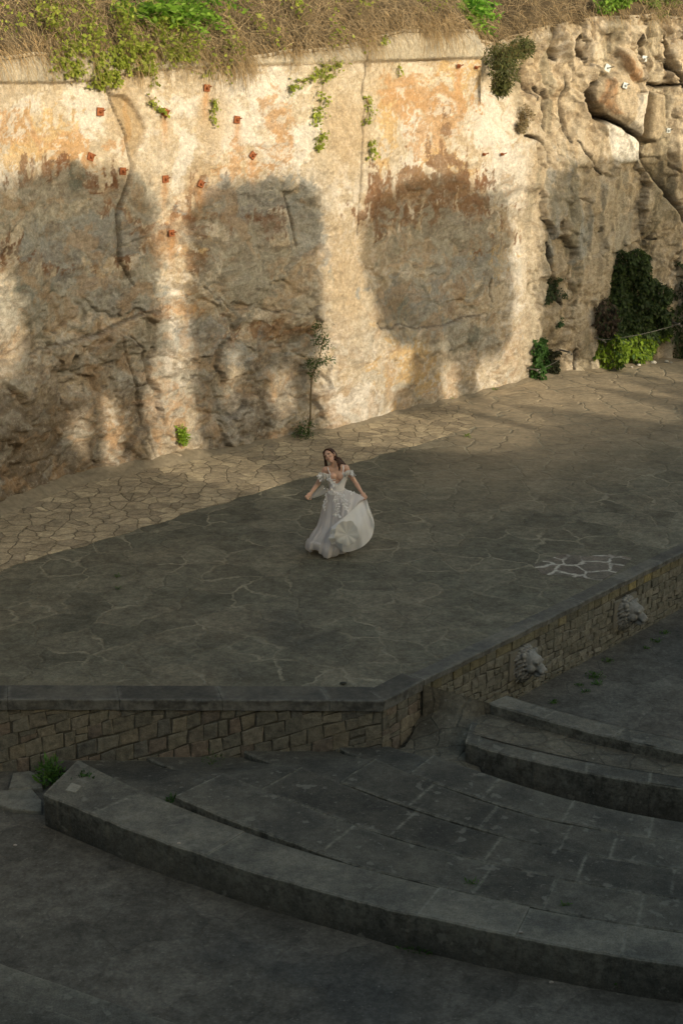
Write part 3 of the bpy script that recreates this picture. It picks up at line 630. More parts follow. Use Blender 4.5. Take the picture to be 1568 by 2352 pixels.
def bush(name, centers, n, size, c1, c2, label, group=None, mat='leafd', droop=.3, aspect=.5, stem=True, cat='shrub'):
    P = []; O = []
    for _ in range(n):
        c_, r_, nn = centers[rng.integers(len(centers))]; v = rng.normal(size=3); v /= np.linalg.norm(v); v *= rng.random()**.4
        q = c_ + v * r_
        P.append(q); O.append(v + nn * .6)
    root = empty(name, centers[0][0], label, cat, group); leaves('leaf_mass', np.array(P), size, c1, c2, root, np.array(O), droop, aspect, mat)
    if stem:
        idx = rng.integers(len(P), size=max(8, n // 25)); q = np.array(P)[idx]; b0 = centers[0][0] - centers[0][2] * .1
        dd = q - b0; stems('stem', np.repeat(b0[None], len(q), 0) + rng.normal(size=(len(q), 3)) * .04, dd, np.linalg.norm(dd, axis=1), .005, (.16, .11, .05), (.25, .18, .09), root, .1, wig=.05)
    return root
def B(px, py, off, r): p, nn, _ = cpt(px, py, off); return (p, np.array(r), nn)
def BK(px, h, off, r): p, nn = bankpt(px, h, off); return (p, np.array(r), nn)
bush('bush', [BK(1395, .05, .25, (.28, .2, .22)), BK(1420, .2, .2, (.2, .2, .2))], 1300, .06, (.12, .24, .03), (.22, .36, .05), 'rounded bright green bush on the rim right of the gully', 'bushes on the rim of the right cliff')
bush('bush', [BK(1500, .1, .15, (.2, .2, .12)), BK(1470, .3, .2, (.2, .2, .15))], 600, .06, (.10, .18, .03), (.2, .28, .05), 'low ragged green bush on the rim at the far right', 'bushes on the rim of the right cliff')
bush('bush', [BK(1530, .0, .05, (.22, .15, .1)), BK(1560, .35, .1, (.2, .15, .2))], 500, .05, (.12, .17, .04), (.22, .26, .06), 'thin green bush in the right top corner of the rim', 'bushes on the rim of the right cliff')
bush('hanging_shrub', [B(1130, 128, .70, (.44, .25, .28)), B(1112, 165, .70, (.30, .25, .32)), B(1180, 108, .6, (.28, .25, .22)), B(1112, 198, .6, (.19, .2, .2))], 6500, .055, (.055, .075, .022), (.15, .15, .05), 'dense dull green shrub hanging in the gully beside the concrete band', droop=.8, aspect=.35)
bush('dry_bush', [B(1200, 265, .12, (.2, .12, .22)), B(1185, 290, .1, (.12, .1, .14))], 900, .04, (.20, .15, .08), (.26, .22, .12), 'sparse dry bush on the rock below the hanging shrub')
# big ivy patch: leaves in the polygon on the rock
def ivy(poly, n, size, label, cfun, thick=.16, name='ivy'):
    x0, x1 = min(p[0] for p in poly), max(p[0] for p in poly); y0, y1 = min(p[1] for p in poly), max(p[1] for p in poly)
    xs = rng.uniform(x0, x1, n * 2); ys = rng.uniform(y0, y1, n * 2)
    sdv = sdpoly(xs + (fbm(xs / 25., ys / 25., seed=101) - .5) * 34, ys + (fbm(xs / 25., ys / 25., seed=102) - .5) * 34, poly); k_ = sdv > 0; xs, ys, sdv = xs[k_], ys[k_], sdv[k_]
    P = []; O = []
    for x, y, s2, lump in zip(xs, ys, sdv, fbm(xs / 14., ys / 22., seed=103)):
        p, nn, _ = cpt(x, y, .02 + min(1, s2 / 14) * thick * (.4 + 1.4 * lump)); P.append(p); O.append(nn)
    r_ = empty(name, cpt((x0 + x1) / 2, y1)[0], label, 'ivy'); P = np.array(P); V, F = leaf_arrays(P, size, np.array(O), 1.1, .5)
    c = np.array([cfun(x, y) for x, y in zip(xs, ys)]) * rng.uniform(.65, 1.35, (len(xs), 1)); npmesh('leaf_mass', V, F, M['leafd'], r_, np.repeat(c, 4, 0)); return r_
IV = [(1464, 565), (1488, 590), (1496, 626), (1512, 650), (1536, 664), (1547, 728), (1544, 768), (1483, 822), (1384, 846), (1366, 815), (1368, 771), (1357, 741), (1359, 712), (1378, 688), (1416, 675), (1420, 650), (1413, 616), (1437, 575)]
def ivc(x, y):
    if y > 765 + (fbm(np.array([x / 20.]), np.array([0.]), seed=3)[0] - .5) * 40: return (.18, .27, .025) if rng.random() < .8 else (.05, .10, .02)  # lower leaves coloured brighter as if sunlit, the rest dark
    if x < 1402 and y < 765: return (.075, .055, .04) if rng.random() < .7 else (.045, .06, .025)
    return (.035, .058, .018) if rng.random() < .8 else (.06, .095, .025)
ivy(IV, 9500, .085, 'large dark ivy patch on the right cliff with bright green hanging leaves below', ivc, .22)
ivy([(1560, 600), (1640, 590), (1640, 830), (1553, 820), (1548, 760), (1556, 690)], 1500, .085, 'dark ivy at the right edge of the cliff foot', lambda x, y: (.04, .06, .02), .15)
ivy([(1218, 775), (1240, 780), (1262, 795), (1290, 808), (1290, 858), (1255, 866), (1216, 876), (1212, 830)], 2600, .07, 'dark green clump growing in the hollow under the left cable', lambda x, y: (.05, .12, .025) if x < 1262 else (.045, .05, .025), .2)
ivy([(1262, 640), (1285, 635), (1290, 672), (1270, 690), (1250, 700), (1246, 680)], 500, .06, 'small dark plant in a cleft of the cliff above the cables', lambda x, y: (.05, .075, .03), .12)
ivy([(1274, 722), (1284, 722), (1284, 752), (1274, 752)], 120, .06, 'tiny green plant halfway between cleft plant and left cable', lambda x, y: (.06, .11, .04), .06)
# ------------------------------------------------------------------ anchor plates
def frame_at(px, py, off=.0):
    p, nn, i = cpt(px, py, off); tz = np.array([T[i, 0], T[i, 1], 0]); return p, nn, tz
def plate(px, py, size, rot, label, mat='rust', group='rusty anchor plates bolted to the rock', pipe=False):
    p, nn, tt = frame_at(px, py, .03); mb = MB(); X = Vector(tt); Yv = Vector(nn); Z = Vector((0, 0, 1))
    Mx = Matrix((X, Yv, Z)).transposed() @ Matrix.Rotation(rot, 3, 'Y')
    r_ = empty('anchor_plate', p, label, 'anchor plate', group)
    mb.box(p, (size, .02, size), Mx, None, .004); mb.build('plate', M[mat], r_)
    m2 = MB(); q = p + nn * .02; m2.capsule(q - nn * .02, .028, q + nn * .012, .028, 6); m2.build('nut', M[mat if mat == 'rust' else 'zinc'], r_, col=False)
    m3 = MB(); e = q + nn * (.08 if not pipe else .16) + tt * .03 + np.array([0, 0, .03]); m3.capsule(q, .011, e, .010, 8); m3.build('bolt', M['rust' if mat == 'rust' else 'cable'], r_, col=False)
AP = [(235, 257, .135, .1, 'square rusty plate left of the long crack under the creepers'),
      (379, 258, .125, .5, 'rusty plate at the lower end of the diagonal vine'),
      (475, 202, .12, .1, 'highest rusty plate, just below the seam of the concrete band'),
      (548, 275, .125, .15, 'rusty plate right of the short hanging vine'),
      (209, 360, .125, .4, 'rusty plate between yellow stained rock and the long crack'),
      (279, 393, .125, .1, 'rusty plate almost touching the long crack'),
      (378, 411, .125, .0, 'rusty plate at the top of the narrow pale column'),
      (465, 423, .12, .5, 'tilted rusty plate at the top of the second dark dome shape'),
      (585, 357, .12, .7, 'diamond turned rusty plate on pale rock above the second dome shape'),
      (393, 535, .115, .0, 'lowest rusty plate, on the pale column beside orange stain'),
      (1054, 152, .08, .1, 'small rusty plate on the bright orange stain'),
      (1091, 155, .06, .2, 'smallest rusty plate right of the orange stain'),
      (1113, 355, .06, .2, 'left one of a pair of small rusty bolts on whitish rock'),
      (1146, 354, .06, .0, 'right one of a pair of small rusty bolts on whitish rock')]
for a in AP: plate(*a)
ZG = 'shiny steel anchor plates on the right cliff'
plate(1395, 156, .15, .4, 'bright steel plate with a rod above the big boulder', 'zinc', ZG, True)
plate(1412, 195, .12, .3, 'bright steel plate on the face of the big boulder', 'zinc', ZG)
plate(1459, 134, .12, .1, 'bright steel plate on the upper orange stained boulder', 'zinc', ZG)
plate(1538, 300, .10, .1, 'thin steel plate near the right edge of the cliff', 'zinc', ZG)
plate(1434, 303, .05, .1, 'small rod sticking out of the white rock slab', 'zinc', ZG, True)
# cables near the cliff foot
def cable(pts, label):
    q = [cpt(x, y, .30)[0] for x, y in pts]; r_ = empty('rockfall_cable', q[0], label, 'cable', 'steel cables at the cliff foot')
    mb = MB(); n_ = 10; L = []
    for i in range(n_ + 1):
        t = i / n_; p = q[0] * (1 - t) + q[1] * t; p = p - np.array([0, 0, .05 * math.sin(math.pi * t)]); L.append(p)
    mb.chain(L, [.006] * (n_ + 1), 6); mb.build('wire', M['cable'], r_, col=False)
    for p, (x, y) in zip((q[0], q[1]), pts):
        m2 = MB(); w_ = cpt(x, y, -.05)[0]; m2.capsule(p, .02, w_, .02, 8); m2.ball(p, .032, n=8, m=6); m2.ball(p + np.array([.05, 0, -.05]), .024, n=8, m=6); m2.build('clamp', M['cable'], r_, col=False)
cable([(1213, 846), (1292, 805)], 'thin steel cable in front of the dark green clump')
cable([(1362, 775), (1546, 741)], 'thin steel cable across the bright lower edge of the large ivy')
# ------------------------------------------------------------------ stage, apron, walls
ZO = -0.95                                                       # orchestra level
C0 = G(-20, 1606, 0)[:2]; C1 = G(881, 1609, 0)[:2]; C2 = G(973, 1561, 0)[:2]; C3 = G(1568, 1267, 0)[:2]
dL = (C1 - C0) / np.linalg.norm(C1 - C0); CL = C1 - dL * 14.0
dR = (C3 - C2) / np.linalg.norm(C3 - C2); CR_ = C2 + dR * 16.0
edge = [CL, C1, C2, CR_]
def poly_prism(name, P, z0, z1, mat, parent=None):
    n_ = len(P); V = [(x, y, z1) for x, y in P] + [(x, y, z0) for x, y in P]
    F = [tuple(range(n_))] + [(i, i + n_, (i + 1) % n_ + n_, (i + 1) % n_) for i in range(n_)]
    o = npmesh(name, np.array(V), F, mat, parent); return o
def offs(P, d):
    """open polyline moved sideways, to the left of its direction"""
    P = [np.array(p) for p in P]; out = []
    for i in range(len(P)):
        if i == 0: t = P[1] - P[0]; t /= np.linalg.norm(t); nrm = np.array([-t[1], t[0]]); out.append(P[0] + nrm * d)
        elif i == len(P) - 1: t = P[-1] - P[-2]; t /= np.linalg.norm(t); nrm = np.array([-t[1], t[0]]); out.append(P[-1] + nrm * d)
        else:
            a = P[i] - P[i - 1]; a /= np.linalg.norm(a); c_ = P[i + 1] - P[i]; c_ /= np.linalg.norm(c_)
            na = np.array([-a[1], a[0]]); nc = np.array([-c_[1], c_[0]]); m_ = na + nc; m_ /= np.linalg.norm(m_); out.append(P[i] + m_ * d / max(.3, m_ @ na))
    return out
inner = offs(edge, .10)
stage_poly = inner + [np.array([18, 42]), np.array([-12.5, 42])]
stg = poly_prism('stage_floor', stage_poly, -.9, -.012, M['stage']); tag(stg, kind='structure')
# apron of lighter flagstones along the cliff
A0 = G(-80, 1334, 0)[:2]; A1 = G(1085, 980, 0)[:2]; A2 = G(1082, 912, 0)[:2]
dA = (A1 - A0) / np.linalg.norm(A1 - A0)
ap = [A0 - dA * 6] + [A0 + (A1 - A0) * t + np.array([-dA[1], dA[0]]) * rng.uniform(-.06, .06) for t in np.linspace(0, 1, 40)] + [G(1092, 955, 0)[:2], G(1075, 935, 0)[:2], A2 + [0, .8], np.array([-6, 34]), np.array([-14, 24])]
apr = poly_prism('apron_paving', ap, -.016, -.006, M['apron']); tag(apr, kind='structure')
# sloped mortar fillet at the foot of the cliff
idx = np.arange(0, len(s_), 3); V = []
for i in idx:
    f_l = sst(500, 380, colpx[i]); wd = .09 + .14 * f_l + .05 * math.sin(s_[i] * 3.1) * f_l; hz = .05 + .08 * f_l
    b0 = PBs[i] + NRM[i] * (D[i, 4] - .15); b1 = PBs[i] + NRM[i] * (max(D[i, :8].max(), -.05) + .04); b2 = PBs[i] + NRM[i] * (max(D[i, :8].max(), -.05) + wd + .05)
    V += [(b0[0], b0[1], hz), (b1[0], b1[1], hz - .02 + .02 * math.sin(s_[i] * 9)), (b2[0], b2[1], -.005)]
kb = npmesh('kerb', np.array(V), gridF(len(idx), 3), mat_flat('mortar_fillet', (.24, .20, .14), .95, .25, 9, .6), smooth=True); tag(kb, kind='structure')
# patch of reddish stones with white joints
pc = [(1222, 1296), (1290, 1272), (1350, 1276), (1400, 1272), (1450, 1280), (1420, 1310), (1380, 1332), (1300, 1322), (1245, 1318)]
pt = poly_prism('paving_patch', [G(x, y, 0)[:2] for x, y in reversed(pc)], -.014, -.007, M['patch']); tag(pt, kind='structure')
# masonry
def clip(P, a, b_, c_):                                          # keep a*u+b*v <= c
    out = []
    for i in range(len(P)):
        p, q = P[i], P[(i + 1) % len(P)]; fp, fq = a * p[0] + b_ * p[1] - c_, a * q[0] + b_ * q[1] - c_
        if fp <= 0: out.append(p)
        if (fp < 0 < fq) or (fq < 0 < fp): t = fp / (fp - fq); out.append((p[0] + (q[0] - p[0]) * t, p[1] + (q[1] - p[1]) * t))
    return out
def masonry(name, O, U, length, zt_, zb_, tilt, rh, wr, palette, parent, seed, holes=(), toprow=None, mortar=(.08, .074, .057), proud=.015):
    """irregular blocks on a mortar backing; O plan origin, U plan direction, face towards the right of U"""
    r = random.Random(seed); Nn = np.array([U[1], -U[0], 0.]); U3 = np.array([U[0], U[1], 0.]); mb = MB()
    def W(u, v, d): return np.array([O[0], O[1], 0]) + U3 * u + np.array([0, 0, v]) + Nn * d
    mb.add([W(0, zt_, 0), W(length, zt_, 0), W(length, zb_, 0), W(0, zb_, 0)], [(0, 3, 2, 1)], mortar)
    def stone(Q, c_):
        Q = clip(clip(clip(clip(Q, 0, 1, zt_ - .004), 0, -1, -zb_), 1, 0, length - .004), -1, 0, -.004)
        if len(Q) < 3: return
        cx_, cy_ = sum(q[0] for q in Q) / len(Q), sum(q[1] for q in Q) / len(Q)
        ar = abs(sum(Q[i][0] * Q[(i + 1) % len(Q)][1] - Q[(i + 1) % len(Q)][0] * Q[i][1] for i in range(len(Q)))) / 2
        if ar < .0012: return
        for (h0, h1, h2, h3) in holes:
            if h0 < cx_ < h1 and h2 < cy_ < h3: return
        n_ = len(Q); dp = proud * r.uniform(.5, 1.3); ins = r.uniform(.10, .17); mid = []
        outer = [W(q[0], q[1], 0) for q in Q]; ring1 = [W(cx_ + (q[0] - cx_) * .97, cy_ + (q[1] - cy_) * .97, dp * .7) for q in Q]
        ring2 = [W(cx_ + (q[0] - cx_) * (1 - ins), cy_ + (q[1] - cy_) * (1 - ins), dp * r.uniform(.9, 1.25)) for q in Q]
        V = outer + ring1 + ring2 + [W(cx_, cy_, dp * 1.15)]; F = []
        for i in range(n_):
            j = (i + 1) % n_; F += [(i, i + n_, j + n_, j), (i + n_, i + 2 * n_, j + 2 * n_, j + n_), (i + 2 * n_, 3 * n_, j + 2 * n_)]
        mb.add(V, F, c_)
    def pick():
        c_ = np.array(r.choice(palette)); c_ = (c_ * .55 + np.array([.15, .142, .115]) * .45) * 1.18; return c_ * r.uniform(.86, 1.14)
    if toprow:
        u = 0
        while u < length:
            w_ = r.uniform(.16, .34); stone([(u + .005, zt_ - toprow[0] + .006), (u + w_ - .005, zt_ - toprow[0] + .006), (u + w_ - .005, zt_), (u + .005, zt_)], np.array(r.choice(toprow[1])) * r.uniform(.8, 1.2)); u += w_
        top = zt_ - toprow[0]
    else: top = zt_ + abs(tilt) * length
    v = top; zt0 = zt_
    if toprow: zt_ = top
    low = zb_ - abs(tilt) * length
    while v > low:
        h = r.uniform(*rh); u = -r.random() * .3
        jt = [0.0]
        while u < length:
            w_ = r.uniform(*wr)
            u1 = u + w_
            def vv(uu, base_, a=0): return base_ + tilt * uu + .012 * math.sin(uu * 7 + base_ * 20)
            g = .005
            if r.random() < .16 and h > .11:
                hm = v - h * r.uniform(.4, .6)
                parts = [(v, hm), (hm, v - h)]
            else: parts = [(v, v - h)]
            for (a, b2) in parts:
                j = lambda: r.uniform(-.016, .016)
                stone([(u + g + j(), vv(u, b2) + g + j()), (u1 - g + j(), vv(u1, b2) + g + j()), (u1 - g + j(), vv(u1, a) - g + j()), (u + g + j(), vv(u, a) - g + j())], pick())
            u = u1
        v -= h
    zt_ = zt0
    return mb.build(name, M['masonry'], parent)
PALL = [(.15, .135, .095), (.17, .15, .105), (.12, .112, .085), (.19, .165, .11), (.14, .105, .08), (.10, .098, .085), (.165, .14, .10), (.21, .175, .115), (.13, .12, .09), (.17, .12, .085)]
PALR = [(.17, .155, .11), (.19, .17, .12), (.14, .13, .095), (.16, .145, .10), (.22, .20, .15)]
YEL = [(.20, .175, .105), (.17, .155, .10), (.26, .215, .10), (.16, .15, .11), (.20, .18, .12)]
wf = offs(edge, .045)
def coping(name, P, wdt, zt_, th, parent, seed, tmul=1.0):
    """row of coping stones along a plan segment; P = two front corners, depth to the left"""
    r = random.Random(seed); a, b_ = np.array(P[0]), np.array(P[1]); t = b_ - a; L = np.linalg.norm(t); t /= L; nl = np.array([-t[1], t[0]])
    V = []; F = []; E = []; Tn = []; u = 0.0
    cs = P[2] if len(P) > 2 else (None, None)
    while u < L - .01:
        w_ = min(r.uniform(.9, 1.5), L - u); w_ = L - u if L - u - w_ < .3 else w_
        tone = tmul * r.uniform(.85, 1.2); ns = max(4, int(w_ / .05)); nd = 8; dz = r.uniform(-.003, .003)
        prof = [(0.0, -th), (-.0, -th * .5), (-.004, -.018), (.0, -.006), (.012, 0)] + [(wdt * kx / nd, 0) for kx in range(1, nd + 1)] + [(wdt, -th * .6)]
        b0 = len(V); m_ = len(prof)
        for i in range(ns + 1):
            uu = u + .003 + (w_ - .006) * i / ns
            for jx, (dd, zz) in enumerate(prof):
                lean0 = (cs[0] or 0.) * dd; lean1 = (cs[1] or 0.) * dd
                ue = uu + lean0 * (1 - uu / L) - lean1 * (uu / L)
                wob = .006 * math.sin(uu * 9 + seed) + r.uniform(-.003, .003)
                q = a + t * ue + nl * (dd + (wob if jx < 5 else 0)); V.append((q[0], q[1], zt_ + zz + dz))
                e_ = max(math.exp(-abs(dd) / .02) if jx < 6 else 0, math.exp(-min(uu - u, u + w_ - uu) / .018)); E.append(e_); Tn.append(tone * (1.0 if jx > 2 else .9))
        for i in range(ns):
            for jx in range(m_ - 1): F.append((b0 + i * m_ + jx, b0 + (i + 1) * m_ + jx, b0 + (i + 1) * m_ + jx + 1, b0 + i * m_ + jx + 1))
        F.append(tuple(b0 + jx for jx in range(m_))); F.append(tuple(b0 + ns * m_ + jx for jx in reversed(range(m_)))); u += w_
    return npmesh(name, np.array(V), F, M['coping'], parent, attrs={'edge': E, 'tone': Tn})
lw_ = empty('stone_wall', (CL[0], CL[1], ZO), 'low wall of slanting rough stone blocks under the dark stage coping, left front', 'stone wall')
LLn = np.linalg.norm(wf[1] - wf[0])
masonry('masonry', wf[0], dL, LLn, -.13, ZO - .03, .29, (.13, .21), (.13, .27), PALL, lw_, 3)
coping('coping', (CL, C1, (0, .3)), .40, .0, .135, lw_, 5)
pr = empty('stone_pier', (C1[0], C1[1], ZO), 'short angled pier of rough blocks where the two stage walls meet', 'pier')
dP = (C2 - C1) / np.linalg.norm(C2 - C1); LP = np.linalg.norm(wf[2] - wf[1])
masonry('masonry', wf[1], (wf[2] - wf[1]) / LP, LP, -.13, ZO - .03, .02, (.14, .19), (.15, .26), PALL, pr, 8)
coping('coping', (C1 + dP * .004, C2 - dP * .004, (.3, .0)), .32, .002, .135, pr, 9)
rw = empty('stone_wall', (C2[0], C2[1], ZO), 'long low wall of small irregular blocks carrying the two lion heads', 'stone wall')
LR = np.linalg.norm(wf[3] - wf[2])
def wallpt(px, py):
    d = ray(px, py); A = np.array([[d[0], -dR[0]], [d[1], -dR[1]]]); t, a = np.linalg.solve(A, wf[2]); return a, HC + d[2] * t
LI = []
for (xa, ya, xb, yb, ye) in ((1165.5, 1498, 1228, 1470, 1564), (1404.8, 1383, 1457, 1358, 1443)):
    a0, z0_ = wallpt(xa, ya); a1, z1_ = wallpt(xb, yb); _, zz = wallpt(xa, ye); LI.append((a0, a1, zz, (z0_ + z1_) / 2))
print('lions', LI)
masonry('masonry', wf[2], dR, LR, -.09, ZO - .03, .0, (.075, .14), (.10, .22), PALR, rw, 21, holes=[(a0, a1, z0_, z1_ + .05) for a0, a1, z0_, z1_ in LI], toprow=(.135, YEL), proud=.02)
coping('coping', (C2 + dR * .004, CR_), .22, -.004, .08, rw, 12, 1.45)
# ------------------------------------------------------------------ lion heads
def lion(a0, a1, zb_, zt_, label, seed):
    Nn = np.array([dR[1], -dR[0], 0.]); U3 = np.array([dR[0], dR[1], 0.]); ac = (a0 + a1) / 2; zc = (zb_ + zt_) / 2
    O = np.array([wf[2][0], wf[2][1], 0]) + U3 * ac + np.array([0, 0, zc]); r = random.Random(seed)
    root = empty('lion_head_relief', O, label, 'lion sculpture', 'carved lion heads on the stage wall')
    Mx = Matrix((Vector(U3), Vector(Nn), Vector((0, 0, 1)))).transposed()
    pl = MB(); pl.box(O + Nn * .015, (a1 - a0, .05, zt_ - zb_), Mx, None, .006); pl.build('plaque', M['plaque'], root, col=False)
    mb = MB(); Mn = np.array(Mx); s = (zt_ - zb_) / .44 * 1.2
    def L(x, y, z): return O + Mn @ (np.array([x, y, z]) * s) + np.array([0, 0, .0])
    def bl(x, y, z, rx, ry, rz): mb.ball(L(x, y, z), (rx * s, ry * s, rz * s), Mn, 14, 10)
    bl(0, .05, .0, .17, .09, .20); bl(0, .14, .03, .115, .12, .125); bl(0, .22, .055, .085, .07, .07)       # back, skull, brow
    bl(0, .25, -.02, .055, .10, .06); bl(0, .31, -.045, .058, .05, .045); bl(0, .345, -.028, .03, .02, .02)  # bridge, muzzle, nose
    bl(-.035, .32, -.055, .032, .035, .03); bl(.035, .32, -.055, .032, .035, .03); bl(0, .25, -.115, .05, .07, .03)   # lips, jaw
    for sg in (-1, 1):
        bl(sg * .075, .19, -.03, .05, .06, .06); bl(sg * .055, .265, .055, .028, .02, .016); bl(sg * .125, .12, .12, .035, .025, .042)
        bl(sg * .048, .262, .028, .014, .012, .012)
    for ring, (rad, yy, cnt, sz) in enumerate(((.125, .15, 14, .036), (.155, .125, 20, .036), (.18, .09, 24, .036), (.20, .05, 28, .036))):
        for i in range(cnt):
            an = 2 * math.pi * (i + .5 * ring) / cnt + r.uniform(-.06, .06); x, z = math.sin(an) * rad * .93, math.cos(an) * rad * 1.08 - .01
            p0 = L(x, yy, z); p1 = L(x * 1.16 + .01 * math.sin(i * 2.), yy - .02, z * 1.12 - .022)
            mb.capsule(p0, sz * s * .50, p1, sz * s * .28, 8)
    o = mb.build('lion_head', M['marble'], root, True, col=False); voxel(o, .008, 1)
lion(*LI[0], 'carved grey lion head nearer the pier, with curled mane', 1)
lion(*LI[1], 'carved grey lion head farther along the wall under yellow stones', 2)
# ------------------------------------------------------------------ orchestra ground and seating
gx = np.linspace(-1, 1, 61); gx = np.sign(gx) * np.abs(gx)**3 * 420; Xq, Yq = np.meshgrid(gx, gx + 15, indexing='ij'); 
gr = npmesh('ground', np.stack([Xq, Yq, np.full_like(Xq, ZO)], -1).reshape(-1, 3), gridF(61, 61), M['orch']); tag(gr, kind='structure')
def circ(z, P):
    Q = np.array([G(x, y, z)[:2] for x, y in P]); A = np.c_[2 * Q, np.ones(len(Q))]; s = np.linalg.lstsq(A, (Q**2).sum(1), rcond=None)[0]
    r = math.sqrt(s[2] + s[0]**2 + s[1]**2); return s[:2], r
ZS = -.556
def WN(x, sd_): return float(fbm(np.array([x * 4.0]), np.array([sd_ * 3.3]), seed=5, oct=4, gain=.7)[0])
AR = [circ(ZS, P) for P in (
 [(101, 1823), (267, 1891), (403, 1946), (559, 1994), (790, 2062), (956, 2096), (1182, 2149), (1433, 2196), (1568, 2219)],
 [(217, 1769), (403, 1835), (559, 1914), (670, 1946), (790, 1974), (982, 2026), (1233, 2086), (1459, 2124), (1568, 2144)],
 [(433, 1757), (600, 1820), (730, 1868), (781, 1888), (932, 1936), (1102, 1978), (1278, 2016), (1479, 2053), (1568, 2066)],
 [(781, 1805), (941, 1863), (982, 1875), (1142, 1915), (1358, 1963), (1568, 1998)],
 [(941, 1785), (1102, 1843), (1278, 1885), (1568, 1933)],
 [(997, 1745), (1127, 1785), (1348, 1848), (1568, 1888)])]
def arc_at(A, X):
    (cx, cy), r = A; dx = np.clip(X - cx, -r * .999, r * .999); return cy - np.sqrt(r * r - dx * dx)
def arc_x0(A, Yw):
    """left x where the arc meets the plan line y = Yw"""
    (cx, cy), r = A; return cx - math.sqrt(max(.01, r * r - (cy - Yw)**2))
def seatrow(name, label, Af, Ab, x0f, x0b, x1, zf, zb_, joints, lift=None, drop=0.0, radial=False, seed=0, tone=1.0, bottom=ZO, group='curved rows of stone seating slabs', cat='stone seating', x1b=None, mat='seat', gap=.001):
    """curved slabs between front arc Af (towards the camera) and back arc Ab; joints = fractions"""
    r = random.Random(seed); V = []; F = []; E = []; Tn = []; x1b = x1 if x1b is None else x1b
    js = [0.0] + list(joints) + [1.0]
    tz = lambda t: zf
    for a, b_ in zip(js[:-1], js[1:]):
        tn = tone * r.uniform(.82, 1.2); nu = max(3, int((b_ - a) * abs(x1 - x0f) / .022)); nv = 24
        xf0 = x0f + (x1 - x0f) * a; w_ = (b_ - a) * (x1 - x0f)
        b0 = len(V); m_ = nv + 5; dz = r.uniform(-.006, .006)
        for i in range(nu + 1):
            t = a + (b_ - a) * (i / nu); te = t + (gap / abs(x1 - x0f)) * (1 - 2 * i / nu)
            xf = x0f + (x1 - x0f) * te; xb = x0b + (x1b - x0b) * te
            if radial:
                def rad_(xq):
                    p0 = np.array([xq, arc_at(Af, xq)]); dv_ = np.array([6.0, 24.0]) - p0; dv_ /= np.linalg.norm(dv_)
                    k_ = .75
                    for _ in range(6): k_ += (arc_at(Ab, p0[0] + dv_[0] * k_) - (p0[1] + dv_[1] * k_)) * .8
                    return p0[0] + dv_[0] * k_
                j0 = js[1]; xb = rad_(xf) if te >= j0 else x0b + (rad_(x0f + (x1 - x0f) * j0) - x0b) * te / j0
            pf = np.array([xf, arc_at(Af, xf)]); pb = np.array([xb, arc_at(Ab, xb)]); dv = pb - pf; ln = np.linalg.norm(dv); dv /= ln
            lz = 0.0
            if lift: lz = lift[0] * sst(lift[1] - .001, lift[1], t) * (1 - sst(lift[1], lift[2], t))
            wob = .006 * math.sin(xf * 5 + seed) + .035 * (WN(xf, seed) - .5) + r.uniform(-.003, .003)
            prof = [(0, None), (0, -.03), (-.0, -.014), (.014, 0)] + [(ln * kx / nv, 0) for kx in range(1, nv)] + [(ln - .022, 0), (ln - .012, -.05)]
            for jx, (dd, zz) in enumerate(prof):
                q = pf + dv * (dd + (wob if jx < 4 else 0)); zt2 = zf + (zb_ - zf) * (dd / ln) + lz + dz - drop * (1 - sst(0, js[1] * .95, t))
                z = bottom if zz is None else zt2 + zz; V.append((q[0], q[1], z))
                ee = max(math.exp(-dd / .018) if jx >= 1 else 0, math.exp(-max(0, ln - dd) / .018), math.exp(-min(i, nu - i) * (abs(w_) / nu) / .009) if 0 < jx else 0)
                E.append(ee * (.6 if jx < 2 else 1)); Tn.append(tn * (1 if jx >= 2 else .55))  # riser darkened in tone: darker stone, with shade painted in
        m_ = len(prof)
        for i in range(nu):
            for jx in range(m_ - 1): F.append((b0 + i * m_ + jx, b0 + (i + 1) * m_ + jx, b0 + (i + 1) * m_ + jx + 1, b0 + i * m_ + jx + 1))
        e1 = [b0 + jx for jx in range(m_)]; e2 = [b0 + nu * m_ + jx for jx in range(m_)]
        k0 = len(V); V.append((V[e1[-1]][0], V[e1[-1]][1], bottom)); V.append((V[e2[-1]][0], V[e2[-1]][1], bottom)); E += [0, 0]; Tn += [tn, tn]
        F.append(tuple(e1 + [k0])); F.append(tuple(reversed(e2 + [k0 + 1])))
        F.append((e1[-1], e2[-1], k0 + 1, k0)) ; F.append((e1[0], k0, k0 + 1, e2[0]))
        for jx in range(0): pass
    o = npmesh(name, np.array(V), F, M[mat], None, attrs={'edge': E, 'tone': Tn}); tag(o, label, cat, group); return o
YW = C1[1] + .06
XR = 7.0
xs0 = [G(101, 1823, ZS)[0]] + [arc_x0(a, YW) for a in AR[1:]]
def fr(x, x0): return (x - x0) / (XR - x0)
def jf(xs, x0): return [fr(x, x0) for x in xs]
